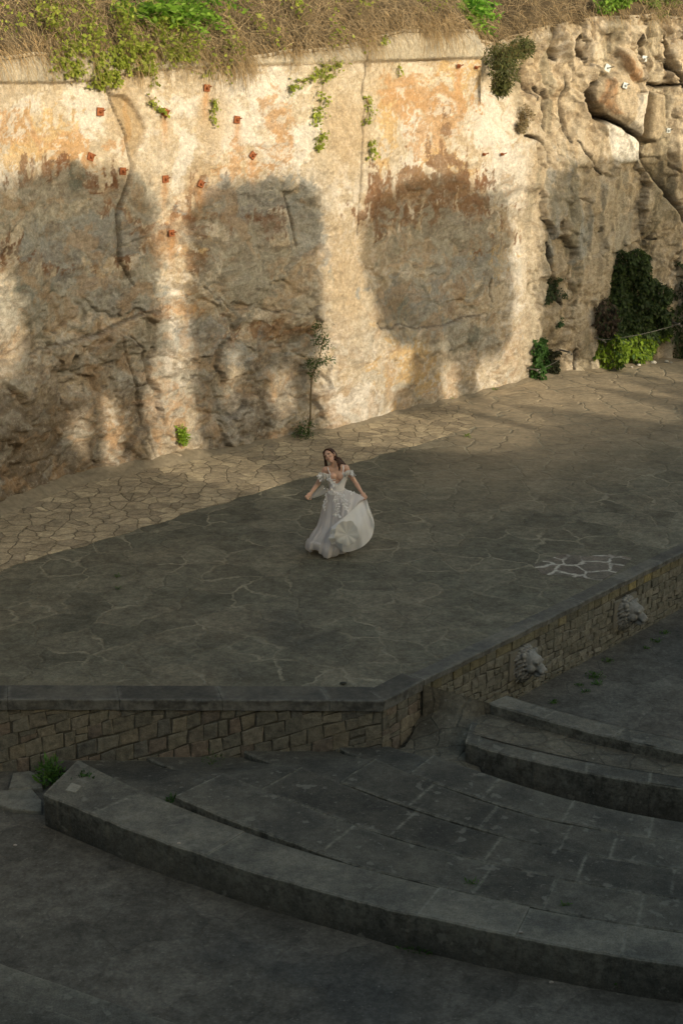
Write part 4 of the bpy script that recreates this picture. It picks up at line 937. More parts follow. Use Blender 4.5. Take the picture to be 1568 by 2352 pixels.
# x of slab joints read at the front edge of each row
J1 = [G(x, y, ZS)[0] for x, y in ((210, 1866), (470, 1966), (958, 2096), (1182, 2149), (1425, 2196))] + [3.3, 4.3, 5.4]
J2 = [G(x, y, ZS)[0] for x, y in ((403, 1835), (735, 1960), (1085, 2050), (1245, 2087), (1462, 2124))] + [3.7, 4.7, 5.8]
J3 = [G(x, y, ZS)[0] for x, y in ((600, 1820), (895, 1925), (1110, 1980), (1320, 2020), (1540, 2062))] + [4.1, 5.2]
J4 = [G(x, y, ZS)[0] for x, y in ((781, 1805), (938, 1863), (1100, 1908), (1285, 1950), (1400, 1975))] + [3.9, 4.9, 5.9]
J5 = [G(x, y, ZS)[0] for x, y in ((941, 1785), (1105, 1845), (1290, 1885), (1487, 1920))] + [4.3, 5.3]
LB = ['outermost curved row with the long dark face in the foreground', 'second curved slab row behind the outermost foreground one', 'middle row of the five flat curved slab rows', 'fourth curved slab row counted from the foreground', 'innermost flat slab row, below the tall dark bench face']
for i, (J, tn) in enumerate(((J1, 1.22), (J2, .80), (J3, .76), (J4, .78), (J5, .84))):
    x0f = xs0[i]; x0b = xs0[i + 1] if i else G(172, 1793, ZS)[0]
    if i == 0: x0b = G(165, 1790, ZS)[0]
    st_ = J[0]
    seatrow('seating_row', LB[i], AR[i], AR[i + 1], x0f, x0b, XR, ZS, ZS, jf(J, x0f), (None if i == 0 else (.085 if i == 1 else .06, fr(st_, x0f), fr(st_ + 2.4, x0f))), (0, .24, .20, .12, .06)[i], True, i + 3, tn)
ZB2, ZC3 = -.40, -.25
A2f = circ(ZB2, [(1068, 1705), (1220, 1745), (1348, 1775), (1568, 1812)]); A3b = circ(ZC3, [(1165, 1596), (1403, 1662), (1568, 1699)])
A3f = (A3b[0], A3b[1] + .33); A2b = (A3b[0], A3b[1] + .40)
x2 = G(1068, 1705, ZB2)[0]
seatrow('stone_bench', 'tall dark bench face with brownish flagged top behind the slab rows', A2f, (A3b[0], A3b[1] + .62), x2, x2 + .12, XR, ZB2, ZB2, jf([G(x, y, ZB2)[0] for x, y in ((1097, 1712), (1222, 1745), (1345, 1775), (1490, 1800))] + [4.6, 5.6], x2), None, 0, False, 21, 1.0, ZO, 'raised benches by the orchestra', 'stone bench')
x3 = G(1123, 1617, ZC3)[0]
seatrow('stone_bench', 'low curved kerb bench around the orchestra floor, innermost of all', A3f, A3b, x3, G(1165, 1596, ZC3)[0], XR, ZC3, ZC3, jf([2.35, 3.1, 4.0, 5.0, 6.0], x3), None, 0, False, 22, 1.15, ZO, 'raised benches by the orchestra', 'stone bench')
# flagged walkway between bench face and inner kerb
nu = 60; V = []
for i in range(nu):
    t = i / (nu - 1); xf = x2 + .10 + (XR - x2 - .1) * t; xb = x3 - .05 + (XR - x3) * t
    pf = np.array([xf, arc_at(A2f, xf) + .28]); pb = np.array([xb, arc_at((A3b[0], A3b[1] + .30), xb)])
    for j in range(6): q = pf + (pb - pf) * j / 5; V.append((q[0], q[1], ZB2 + .008))
wk = npmesh('walkway', np.array(V), gridF(nu, 6), M['ramp']); tag(wk, kind='structure')
# ramp from the pier corner to the walkway
RP = {}
pts = [[(972, 1573, -.055), (1010, 1583, -.12), (1062, 1598, -.19), (1124, 1616, -.25)],
       [(958, 1620, -.42), (1000, 1630, -.40), (1060, 1650, -.40), (1124, 1640, -.395)],
       [(950, 1680, -.60), (1000, 1690, -.56), (1050, 1690, -.52), (1100, 1690, -.405)],
       [(930, 1715, -.66), (985, 1725, -.64), (1040, 1735, -.63), (1085, 1720, -.62)],
       [(850, 1745, -.64), (960, 1760, -.64), (1040, 1775, -.66), (1110, 1790, -.70)]]
Vc = np.array([[G(*p) for p in rw_] for rw_ in pts])
# bilinear refinement
ni, nj = 33, 25; ti = np.linspace(0, 4, ni); tj = np.linspace(0, 3, nj); Vr = np.zeros((ni, nj, 3))
for a in range(ni):
    i = min(int(ti[a]), 3); f = ti[a] - i
    for c_ in range(nj):
        j = min(int(tj[c_]), 2); g = tj[c_] - j
        Vr[a, c_] = (Vc[i, j] * (1 - f) * (1 - g) + Vc[i + 1, j] * f * (1 - g) + Vc[i, j + 1] * (1 - f) * g + Vc[i + 1, j + 1] * f * g)
skirtV = Vr[:, -1].copy(); 
rp = npmesh('ramp', Vr.reshape(-1, 3), gridF(ni, nj), M['ramp'], smooth=True); tag(rp, kind='structure')
# solid side below the ramp towards the orchestra
topl = Vr[0]; V = np.concatenate([topl, topl * [1, 1, 0] + [0, 0, ZO]]); F = np.array([[j, j + 1, nj + j + 1, nj + j] for j in range(nj - 1)])
o = npmesh('ramp_edge', V, F, M['ramp']); tag(o, kind='structure')
V = np.concatenate([Vr[:, 0], Vr[:, 0] * [1, 1, 0] + [0, 0, ZO]]); F = np.array([[j, j + 1, ni + j + 1, ni + j] for j in range(ni - 1)])
o = npmesh('ramp_edge', V, F, M['ramp']); tag(o, kind='structure')
# near steps at the lower left corner
def lowstep(name, P, z, depth, label, tone, seed):
    Q = np.array([G(x, y, z)[:2] for x, y in P]); s_e = (Q[-1] - Q[0]) / np.linalg.norm(Q[-1] - Q[0]); Q = np.vstack([Q[0] - s_e * 3, Q, Q[-1] + s_e * 5]); nl = np.array([s_e[1], -s_e[0]]); V = []; E = []; Tn = []
    L = np.linalg.norm(Q[-1] - Q[0]); n_ = 120
    for i in range(n_):
        t = i / (n_ - 1); p = Q[0] + (Q[-1] - Q[0]) * t + nl * (.03 * fbm(np.array([t * 12]), np.array([0.]), seed=seed)[0] + 1.2 * (t - .5)**2 * .3)
        for dd, zz in ((0, ZO - .02), (0, z - .03), (.01, z - .005), (.03, z), (.15, z), (.4, z), (.8, z), (depth, z)):
            q = p + nl * dd; V.append((q[0], q[1], zz)); E.append(math.exp(-dd / .03)); Tn.append(tone)
    o = npmesh(name, np.array(V), gridF(n_, 8), M['seat'], attrs={'edge': E, 'tone': Tn}); tag(o, label, 'stone step', 'low steps in the lower left corner')
lowstep('stone_step', [(0, 2205), (200, 2268), (400, 2345)], -.88, 3.2, 'lower rough edged step at the bottom left corner', 1.1, 4)
lowstep('stone_step', [(0, 2275), (225, 2351)], -.78, 3.0, 'higher step with pale rim, nearest the camera at bottom left', .8, 6)
# small flat slab beside the end of the foreground row
def slab(P, z, label, tone):
    Q = [G(x, y, z)[:2] for x, y in P]; mb = []; n_ = len(Q); c_ = sum(Q) / n_
    V = [(q[0], q[1], ZO - .01) for q in Q] + [(q[0], q[1], z - .012) for q in Q] + [((q[0] - c_[0]) * .96 + c_[0], (q[1] - c_[1]) * .96 + c_[1], z) for q in Q]
    F = [tuple(range(2 * n_, 3 * n_))]
    for i in range(n_): j = (i + 1) % n_; F += [(i, j, j + n_, i + n_), (i + n_, j + n_, j + 2 * n_, i + 2 * n_)]
    o = npmesh('paving_slab', np.array(V), F, M['seat'], attrs={'edge': [0] * n_ + [1] * n_ + [.6] * n_, 'tone': [tone] * 3 * n_}); tag(o, label, 'paving slab')
slab([(30, 1858), (96, 1862), (97, 1838), (75, 1812), (0, 1815), (-40, 1835)], -.90, 'smooth bluish slab in front of the left wall foot, left of the foreground row', 1.9)
slab([(20, 1812), (98, 1808), (96, 1785), (70, 1770), (30, 1775)], -.89, 'small brown slab touching the left wall foot by the green weed', 1.7)
slab([(150, 1815), (175, 1820), (188, 1805), (165, 1797)], ZS + .012, 'worn pale fragment lying on the foreground row end', 2.2)
# ------------------------------------------------------------------ weeds
def weed(name, base, r, n, size, c1, c2, label, group=None, droop=-.3, aspect=.3, cat='weed'):
    base = np.array(base, float); P = []; O = []
    for _ in range(n):
        v = rng.normal(size=3); v[2] = abs(v[2]); v /= np.linalg.norm(v); v *= rng.random()**.6; P.append(base + v * r); O.append(v * 1.5)
    root = empty(name, base, label, cat, group); leaves('leaf_mass', np.array(P), size, c1, c2, root, np.array(O), droop, aspect, 'leafd')
    m_ = max(6, n // 12); q = np.array(P)[:m_]; stems('stem', np.repeat(base[None], m_, 0), q - base + [0, 0, .01], np.linalg.norm(q - base, axis=1), .004, (.08, .12, .03), (.12, .14, .05), root, .1, wig=.05)
GD1, GD2 = (.05, .12, .02), (.09, .19, .03)
weed('weed', G(118, 1795, -.90), np.array([.17, .14, .30]), 330, .07, GD1, GD2, 'bushy green weed at the foot of the left wall', 'weeds around the seating')
weed('weed', G(196, 1793, -.62), np.array([.12, .1, .09]), 120, .06, (.03, .06, .015), GD1, 'dark low weed between wall and foreground row', 'weeds around the seating')
weed('weed', G(400, 1842, -.57), np.array([.07, .05, .07]), 70, .05, (.03, .07, .015), GD1, 'tiny weed at the start of the second slab row', 'weeds around the seating')
weed('weed', G(487, 1755, -.62), np.array([.14, .06, .16]), 60, .045, (.08, .10, .04), GD1, 'thin grassy weed against the masonry in the middle of the left wall', 'weeds around the seating')
weed('weed', G(1087, 2030, ZS), np.array([.09, .04, .03]), 60, .03, GD1, GD2, 'small weed in the joint behind the foreground row', 'weeds around the seating')
weed('weed', G(1296, 2078, ZS), np.array([.07, .03, .02]), 40, .025, GD1, GD2, 'smallest weed in a joint near the slab corner', 'weeds around the seating')
weed('weed', G(975, 2180, ZO), np.array([.25, .10, .06]), 160, .05, (.035, .08, .015), GD1, 'flat weed strip on the floor under the dark face', 'weeds around the seating')
weed('weed', G(1165, 2195, ZO), np.array([.24, .12, .30]), 420, .055, (.035, .08, .015), GD1, 'tall bushy weed against the dark foreground face', 'weeds around the seating')
weed('weed', G(1250, 2200, ZO), np.array([.12, .08, .22]), 120, .05, (.035, .08, .015), GD1, 'narrow weed right of the bushy one at the dark face', 'weeds around the seating')
weed('weed', G(1430, 2265, ZO), np.array([.2, .12, .3]), 220, .05, (.025, .06, .012), (.045, .10, .02), 'dim weed at the foot of the dark face, far right', 'weeds around the seating')
for i, (x, y, a, nn, lb) in enumerate(((1270, 1615, .05, 50, 'dark weed nearest the inner kerb bench'), (1365, 1556, .12, 150, 'largest green weed on the orchestra floor'), (1372, 1572, .06, 60, 'small weed just below the largest orchestra weed'), (1330, 1575, .05, 40, 'weed in a dark crack between kerb bench and largest weed'), (1345, 1590, .05, 40, 'dark weed on the orchestra floor below the small one'), (1395, 1520, .07, 70, 'weed beside the wall foot below the farther lion'), (1508, 1475, .07, 60, 'weed at the wall foot right of the farther lion'), (1525, 1455, .06, 50, 'weed at the wall foot near the right picture edge'), (1480, 1490, .04, 30, 'sprig between two weeds right of the farther lion'))):
    weed('weed', G(x, y, ZO), np.array([a * 1.3, a, a * .6]), nn, .035, GD1, GD2, lb, 'weeds along the orchestra edge')
# plants at the cliff foot
p, nn, _ = cpt(408, 1018, .15); bush('fern', [(cpt(405, 985, .1)[0], np.array([.09, .07, .1]), nn), (cpt(410, 1002, .12)[0], np.array([.1, .08, .14]), nn)], 420, .055, (.16, .27, .02), (.26, .38, .04), 'bright yellow green plant growing low on the lit rock', droop=.3)
sap = empty('sapling', cpt(690, 985, .3)[0], 'slender sapling with dark tufts climbing the rock beside the pale column', 'sapling')
sp_ = [cpt(x, y, o_)[0] for x, y, o_ in ((688, 990, .22), (697, 950, .2), (702, 905, .2), (703, 860, .22), (710, 820, .3), (718, 780, .35), (712, 745, .38))]
mb = MB(); mb.chain(sp_, [.022, .02, .018, .016, .012, .009, .006], 6, (.16, .12, .07)); mb.build('trunk', M['bark'], sap)
P = []; 
for (x, y, rx, ry, n_) in ((722, 770, 15, 24, 200), (708, 822, 16, 10, 170), (728, 790, 12, 12, 100), (712, 745, 7, 14, 90), (700, 835, 12, 10, 120), (735, 820, 10, 7, 70), (676, 985, 18, 13, 330), (690, 965, 8, 8, 80), (704, 855, 7, 12, 80)):
    for _ in range(n_): P.append(cpt(x + rng.normal() * rx * .55, y + rng.normal() * ry * .55, rng.uniform(.1, .4))[0])
leaves('leaf_mass', np.array(P), .05, (.045, .085, .025), (.08, .13, .035), sap, None, .1, .35, 'leafd')
for i, (x, y, lb) in enumerate(((1035, 914, 'grass tuft at the cliff foot under the third dome shape'), (1205, 866, 'grass tuft just left of the clump under the left cable'), (1135, 893, 'tiny green tuft in the seam at the cliff foot'), (1070, 1000, 'single tuft on the stage at the corner of the light paving'))):
    q = G(x, y + 3, 0); weed('grass_tuft', q, np.array([.08, .06, .14 if i < 2 else .05]), 90 if i < 2 else 30, .05, (.12, .18, .03), (.2, .26, .05), lb, 'tufts at the cliff foot')
for i, (x, y, lb) in enumerate(((272, 1352, 'tiny dark weed in the stage paving left of the dancer'), (270, 1325, 'fainter tiny weed just above another on the stage'))):
    weed('weed', G(x, y, 0), np.array([.05, .03, .03]), 30, .03, GD1, GD1, lb, 'tiny weeds in the stage paving')
# loose stones
def stonebit(q, r, c_, label, group, seed, name='loose_stone'):
    q = np.array(q); bm = bmesh.new(); bmesh.ops.create_icosphere(bm, subdivisions=2, radius=1)
    V = np.array([v.co for v in bm.verts]); F = [[v.index for v in f.verts] for f in bm.faces]; bm.free()
    V = V * (1 + .5 * (fbm(V[:, 0] * 1.2 + seed, V[:, 1] * 1.2, V[:, 2] * 1.2, seed=seed)[:, None] - .5)) * np.array(r) + q + [0, 0, r[2] * .6]
    o = npmesh(name, V, F, M['masonry'], None, np.tile(c_, (len(V), 1))); tag(o, label, 'stone', group)
stonebit(G(400, 1054, 0), (.16, .12, .07), (.40, .33, .24), 'rounded pale stone on the paving at the foot of the bright column', None, 3)
stonebit(G(788, 1571, 0), (.045, .022, .018), (.05, .05, .042), 'small black stone lying on the stage near the coping', None, 4)
stonebit(G(1002, 1748, -.63), (.025, .02, .03), (.06, .055, .05), 'small dark stone at the lower end of the flagged ramp', None, 5)
for i, (x, y, s2, lb) in enumerate(((1466, 838, .05, 'second pale rubble stone from the left below the bright ivy'), (1500, 833, .07, 'largest pale rubble stone in the row below the bright ivy'), (1530, 830, .05, 'pale rubble stone just right of the largest one'), (1540, 832, .035, 'rightmost small rubble stone below the bright ivy'), (1450, 842, .03, 'leftmost and smallest rubble stone below the bright ivy'))):
    stonebit(G(x, y + 2, 0), (s2, s2 * .7, s2 * .6), (.5, .47, .42), lb, 'rubble stones under the ivy', 11 + i)
for i, (x, y, z, lb) in enumerate(((1150, 2182, ZO, 'small pale chip on the floor left of the bushy weed'), (1265, 2257, ZO, 'small pale chip on the floor right of the bushy weed'), (1195, 2142, ZS, 'white chip on the foreground row near its edge'), (412, 1938, ZS, 'white chip on the left part of the foreground row'), (1500, 2290, ZO, 'small chip on the floor at the far right'), (36, 1942, ZO, 'tiny chip on the floor at the left edge'))):
    stonebit(G(x, y, z), (.022, .016, .01), (.42, .36, .30), lb, 'small chips on floor and slabs', 30 + i, 'stone_chip')
# ------------------------------------------------------------------ the dancer
WY = 22.12
def W(cx, cy, dep=0.0): return GY(661.3 + cx * .1523, 1001.2 + cy * .1523, WY - dep)
per = empty('person', (W(683, 1752)[0], WY, 0), 'woman with long dark hair in a flowing white off shoulder gown, twirling her skirt', 'person')
b = NB('skin'); M['skin'] = b.fin(b.mul(b.mix(b.noise(6, 3), (.62, .38, .27), (.68, .43, .32)), 1.0), .5); b.b.inputs['Subsurface Weight'].default_value = .08
b = NB('hair'); M['hair'] = b.fin(b.mix(b.rng(b.noise(30, 3, .6), .4, .65, 0, 1), (.03, .012, .007), (.09, .033, .015)), .45)
def cloth(name, c1, c2, tr=.25):
    b = NB(name); c_ = b.mix(b.noise(9, 4, .6), c1, c2); b.fin(c_, .75, b.noise(60, 4), .3, .004); t2 = b.n('ShaderNodeBsdfTranslucent'); b.l(c_, t2.inputs[0])
    mx = b.n('ShaderNodeMixShader'); mx.inputs[0].default_value = tr; b.l(b.b.outputs[0], mx.inputs[1]); b.l(t2.outputs[0], mx.inputs[2]); b.l(mx.outputs[0], b.t.nodes['Material Output'].inputs[0]); return b.m
M['tulle'] = cloth('grey_tulle', (.72, .69, .69), (.80, .77, .76)); M['lining'] = cloth('white_lining', (.90, .90, .91), (.93, .93, .93)); M['cream'] = cloth('cream_ruffle', (.82, .80, .75), (.88, .86, .81)); M['lace'] = cloth('lace', (.88, .87, .87), (.92, .91, .9), .1)
b = NB('sheer'); b.fin((.62, .6, .56, 1), .7); b.b.inputs['Alpha'].default_value = .5; M['sheer'] = b.m
mb = MB()
def v3(a): return np.array(a, float)
hip = W(745, 880); waist = W(745, 790); chest = W(728, 590); neckb = W(706, 455); 
mb.ball(hip, (.13, .095, .12)); mb.ball(waist, (.095, .07, .11)); mb.ball((waist + chest) / 2, (.115, .085, .12)); mb.ball(chest, (.14, .09, .13))
for x in (672, 792): mb.ball(W(x, 610, .07), (.058, .05, .058))
mb.ball(W(715, 510), (.155, .07, .075))
shL, shR = W(568, 512, .0), W(872, 485, .0)
mb.ball(shL, (.052, .05, .05)); mb.ball(shR, (.052, .05, .05))
mb.capsule(neckb, .05, shL, .045); mb.capsule(neckb, .05, shR, .045)
mb.capsule(W(709, 470, .01), .052, W(672, 372, .03), .043)
# head: tilted back and to the picture's left
hc = W(632, 302, .03); upv = W(592, 228, .03) - W(668, 370, .06); upv[1] += .05; upv /= np.linalg.norm(upv)
fw = v3([-.42, -.88, .18]); fw -= upv * (fw @ upv); fw /= np.linalg.norm(fw); sdv = np.cross(fw, upv)
HM = np.stack([sdv, fw, upv], 1)
def Hd(x, y, z): return hc + HM @ np.array([x, y, z])
mb.ball(Hd(0, -.012, .025), (.073, .088, .085), HM); mb.ball(Hd(0, .03, -.045), (.052, .052, .062), HM); mb.ball(Hd(0, .055, -.088), (.024, .022, .02), HM)
mb.capsule(Hd(0, .075, .02), .009, Hd(0, .098, -.022), .012, 8); mb.ball(Hd(0, .078, -.055), (.022, .012, .009), HM)
for s2 in (-1, 1):
    mb.ball(Hd(s2 * .036, .052, -.025), (.025, .028, .022), HM); mb.ball(Hd(s2 * .03, .07, .028), (.024, .014, .008), HM); mb.ball(Hd(s2 * .075, -.005, -.01), (.012, .02, .03), HM)
def arm(sh, el, wr, hd, fing, thumb, palm_n):
    mb.chain([sh, (sh + el) / 2, el], [.044, .041, .034]); mb.chain([el, el * .6 + wr * .4, wr], [.034, .033, .023])
    pc_ = (wr + hd) / 2; ax = hd - wr; ax /= np.linalg.norm(ax); sd2 = np.cross(ax, palm_n); sd2 /= np.linalg.norm(sd2); pn = np.cross(sd2, ax)
    mb.ball(pc_, (.040, .016, .048), np.stack([sd2, pn, ax], 1))
    for kx, (o_, L_) in enumerate(((-.030, .062), (-.010, .072), (.010, .068), (.029, .052))):
        a = hd + sd2 * o_ + ax * .012; b1 = a + ax * L_ * .45 - pn * L_ * .12 * fing; b2 = b1 + ax * L_ * .25 * (1 - .6 * fing) - pn * L_ * .42 * fing; b3 = b2 - pn * L_ * .28 * fing - ax * L_ * .15 * fing + ax * L_ * .25 * (1 - fing)
        mb.chain([a, b1, b2, b3], [.0095, .009, .0082, .0072], 8)
    t0 = wr * .6 + hd * .4 + sd2 * thumb * .03; mb.chain([t0, t0 + sd2 * thumb * .028 + ax * .025, t0 + sd2 * thumb * .024 + ax * .05 - pn * .015], [.013, .011, .009], 8)
eL, wL, hL = W(440, 735, -.03), W(338, 872, .08), W(300, 915, .12)
arm(shL, eL, wL, hL, .8, 1, v3([.2, 1, .2]))
eR, wR, hR = W(1010, 690, .02), W(1118, 868, .12), W(1150, 915, .15)
arm(shR, eR, wR, hR, .9, -1, v3([-.2, 1, .2]))
# legs and feet
for (a, k_, f_2, to) in ((W(700, 930), W(690, 1330, .05), W(680, 1640, -.02), v3([-.05, -.13, -.03])), (W(790, 930), W(800, 1340, -.05), W(760, 1690, -.15), v3([.05, -.15, -.03]))):
    f_2[2] = .06; mb.chain([a, k_, f_2], [.08, .052, .036]); mb.capsule(f_2, .035, f_2 + to, .022)
body = mb.build('body', M['skin'], per, True, col=False); voxel(body, .0055, 3)
fe = MB()
for s2 in (-1, 1):
    fe.ball(Hd(s2 * .03, .0815, .014), (.014, .005, .004), HM, 10, 6)
o = fe.build('eye', mat_flat('dark_lashes', (.03, .018, .014), .5, 0, 5, 0), per, True, col=False)
fe = MB(); fe.ball(Hd(0, .088, -.052), (.020, .006, .0055), HM, 10, 6); o = fe.build('mouth', mat_flat('lips', (.38, .09, .075), .45, 0, 5, 0), per, True, col=False)
# hair: crown cap and long locks falling to the right
hm = MB(); hm.ball(Hd(0, -.03, .04), (.086, .088, .088), HM); hm.ball(Hd(0, -.055, .0), (.084, .07, .09), HM)
def lock(pts, rad, flat=.7): hm.chain([np.array(p) for p in pts], rad, 8, None, flat)
r = random.Random(5)
for kx in range(16):                                              # right side mass
    t = kx / 15; a = Hd(.06 + .01 * r.random(), -.02 - .05 * t, .06 - .02 * t); m1 = W(735 + 50 * t + r.uniform(-10, 10), 330 + 20 * t, .02 - .10 * t); m2 = W(770 + 70 * t + r.uniform(-12, 12), 405 + 10 * t, .03 - .12 * t); e = W(790 + 105 * t + r.uniform(-12, 12), 465 + r.uniform(-25, 25), .02 - .12 * t)
    lock([a, m1, m2, e], [.022, .024, .02, .006])
for kx in range(5): lock([Hd(.065, .02, .05), W(738, 360 + kx * 3, .07), W(752 + kx * 6, 430, .10), W(765 + kx * 5, 480, .11), W(768 + kx * 4, 522 + r.uniform(-12, 8), .11)], [.014, .016, .015, .012, .004])
for kx in range(9):                                               # left side
    t = kx / 8; lock([Hd(-.06, -.01 - .03 * t, .06), W(552 + 14 * t, 300, .02 - .05 * t), W(556 + 22 * t, 385, .02 - .05 * t), W(560 + 36 * t + r.uniform(-8, 8), 455 + r.uniform(-15, 20), .01 - .04 * t)], [.02, .02, .018, .005])
for s2 in (-1, 1): lock([Hd(0, .045, .108), Hd(s2 * .045, .052, .085), Hd(s2 * .072, .035, .04), Hd(s2 * .082, .02, -.01)], [.012, .016, .015, .012])
o = hm.build('hair', M['hair'], per, True, col=False); voxel(o, .006, 1, .4)
# bodice with deep V
nth, nzz = 72, 16; V = []
zw = waist[2] - .01; cxw = .5 * (W(615, 790)[0] + W(855, 790)[0])
for i in range(nth):
    th = 2 * math.pi * i / nth; s_n, c_n = math.sin(th), math.cos(th)          # c_n=-1 faces the camera
    front = max(0, -c_n); ztp = W(0, 585)[2] - .02 * (1 - front)
    cut = math.exp(-(s_n / .42)**2) if c_n < 0 else 0; ztp = ztp * (1 - cut) + (W(0, 690)[2]) * cut
    if c_n < 0 and .45 < abs(s_n) < .98: ztp += .045 * math.exp(-((abs(s_n) - .72) / .16)**2)
    for j in range(nzz):
        t = j / (nzz - 1); z = zw + (ztp - zw) * t; full = (z - zw) / (chest[2] + .02 - zw); full = min(1.15, max(0, full))
        cxx = cxw + (chest[0] + .01 - cxw) * min(1, full); rx = .112 + .050 * sst(0, 1, full); ry = .092 + .022 * full
        bust = .055 * math.exp(-((abs(s_n) - .45) / .3)**2) * math.exp(-((full - .82) / .33)**2) * front
        V.append((cxx + rx * s_n, WY + (ry + bust) * c_n, z))
npmesh('bodice', np.array(V), gridF(nth, nzz, True), M['lace'], per, smooth=True)
sm = MB()
for pts_ in (([W(640, 585, .10), W(612, 520, .08), W(598, 470, .02), W(600, 455, -.04)]), ([W(822, 575, .10), W(836, 500, .08), W(832, 450, .02), W(828, 440, -.04)])): sm.chain(pts_, [.009, .008, .008, .008], 6)
sm.build('strap', M['lace'], per, True, col=False)
# ruffled off-shoulder sleeves
def ruffle(pts, wid, name='sleeve', amp=.018, mat='sheer2', nn_=60):
    V = []; pts = [np.array(p) for p in pts]
    for i in range(nn_):
        t = i / (nn_ - 1) * (len(pts) - 1); k_ = min(int(t), len(pts) - 2); f = t - k_; p = pts[k_] * (1 - f) + pts[k_ + 1] * f
        for j in range(7):
            q = j / 6; V.append(p + np.array([0, -.02 * math.sin(q * math.pi) - amp * math.sin(i * .9 + j * .35) * (.3 + q) - .02 * q, -wid * q + amp * .6 * math.sin(i * 1.3) * q]))
    return npmesh(name, np.array(V), gridF(nn_, 7), M[mat], per, smooth=True)
M['sheer2'] = cloth('sheer_sleeve', (.66, .64, .60), (.74, .72, .68), .4)
ruffle([W(640, 585, .09), W(560, 560, .10), W(478, 548, .06), W(462, 560, .0), W(500, 560, -.07), W(580, 540, -.08)], .085)
ruffle([W(828, 560, .09), W(890, 520, .09), W(965, 512, .05), W(985, 530, .0), W(940, 520, -.07), W(870, 520, -.08)], .075)
ruffle([W(470, 600, .07), W(500, 615, .09), W(550, 620, .1)], .055, amp=.02, nn_=24)
# main skirt
nth, nzz = 150, 46
ring = [(.995, 735, .118, .098), (.93, 733, .145, .125), (.84, 738, .175, .15), (.72, 745, .215, .185), (.56, 745, .245, .215), (.42, 730, .275, .25), (.28, 685, .325, .29), (.14, 645, .345, .31), (.04, 628, .33, .28), (.015, 625, .30, .25)]
zr = [a[0] for a in ring][::-1]; V = []
for i in range(nth):
    th = 2 * math.pi * i / nth
    for j in range(nzz):
        t = j / (nzz - 1); z = .985 * (1 - t) + .015 * t; cxx, rx, ry = (np.interp(z, zr, [a[k_] for a in ring][::-1]) for k_ in (1, 2, 3))
        f = t**1.1; fold = 1 + f * (.085 * math.sin(8 * th + 1.5 * math.sin(t * 3)) + .06 * math.sin(15 * th + 3 * t) + .035 * math.sin(29 * th + 1 + 2 * t) + .02 * math.sin(47 * th))
        x = W(cxx, 1200)[0] + rx * fold * math.sin(th); y = WY - .03 * t + ry * fold * math.cos(th); zz = z + (.05 * f * f * (math.sin(5 * th + 1) * .5 + .5) * (1 if t > .8 else 0))
        V.append((x, y, max(zz + .035 * t * t * math.sin(3 * th + 2), .012)))
npmesh('skirt', np.array(V), gridF(nth, nzz, True), M['tulle'], per, smooth=True)
# lifted swirl of the skirt, held in her hand
def curve(P, t):
    t = t * (len(P) - 1); k_ = min(int(t), len(P) - 2); f = t - k_
    p0, p1, p2, p3 = (np.array(P[min(max(k_ + o_, 0), len(P) - 1)], float) for o_ in (-1, 0, 1, 2))
    return .5 * ((2 * p1) + (-p0 + p2) * f + (2 * p0 - 5 * p1 + 4 * p2 - p3) * f * f + (-p0 + 3 * p1 - 3 * p2 + p3) * f**3)
DG = [(650, 1375, .30), (760, 1290, .34), (900, 1180, .32), (1030, 1060, .24), (1140, 965, .16), (1178, 945, .13)]
HE = [(700, 1625, .36), (790, 1720, .34), (875, 1752, .30), (1000, 1725, .24), (1130, 1665, .18), (1250, 1540, .12), (1296, 1380, .10), (1285, 1250, .10), (1235, 1110, .11), (1195, 985, .13)]
nu, nv = 90, 26; V = []
for i in range(nu):
    t = i / (nu - 1); a = curve(DG, t); c_ = curve(HE, t)
    for j in range(nv):
        q = j / (nv - 1); m_ = a * (1 - q) + c_ * q; bul = .10 * math.sin(math.pi * q) * (1 - .6 * t); fold = .030 * math.sin(t * 22 + q * 4) * q + .016 * math.sin(t * 47 + q * 7) * q + .02 * math.sin(q * 9 + t * 6)
        p = W(m_[0], m_[1], m_[2] + bul + fold); p[2] = max(p[2], .02); V.append(p)
npmesh('lifted_skirt', np.array(V), gridF(nu, nv), M['lining'], per, smooth=True)
# tulle between waist and raised hand
TP = [(850, 785, .05), (930, 835, .08), (1030, 865, .12), (1145, 925, .16), (1178, 945, .14)]
BT = [(800, 1230, .30), (880, 1190, .31), (980, 1105, .26), (1100, 1000, .19), (1178, 948, .14)]
nu, nv = 50, 20; V = []
for i in range(nu):
    t = i / (nu - 1); a = curve(TP, t); c_ = curve(BT, t)
    for j in range(nv):
        q = j / (nv - 1); m_ = a * (1 - q) + c_ * q; V.append(W(m_[0], m_[1], m_[2] + .03 * math.sin(math.pi * q) + .014 * math.sin(t * 22 + q * 2) * q - .004))
npmesh('overskirt', np.array(V), gridF(nu, nv), M['tulle'], per, smooth=True)
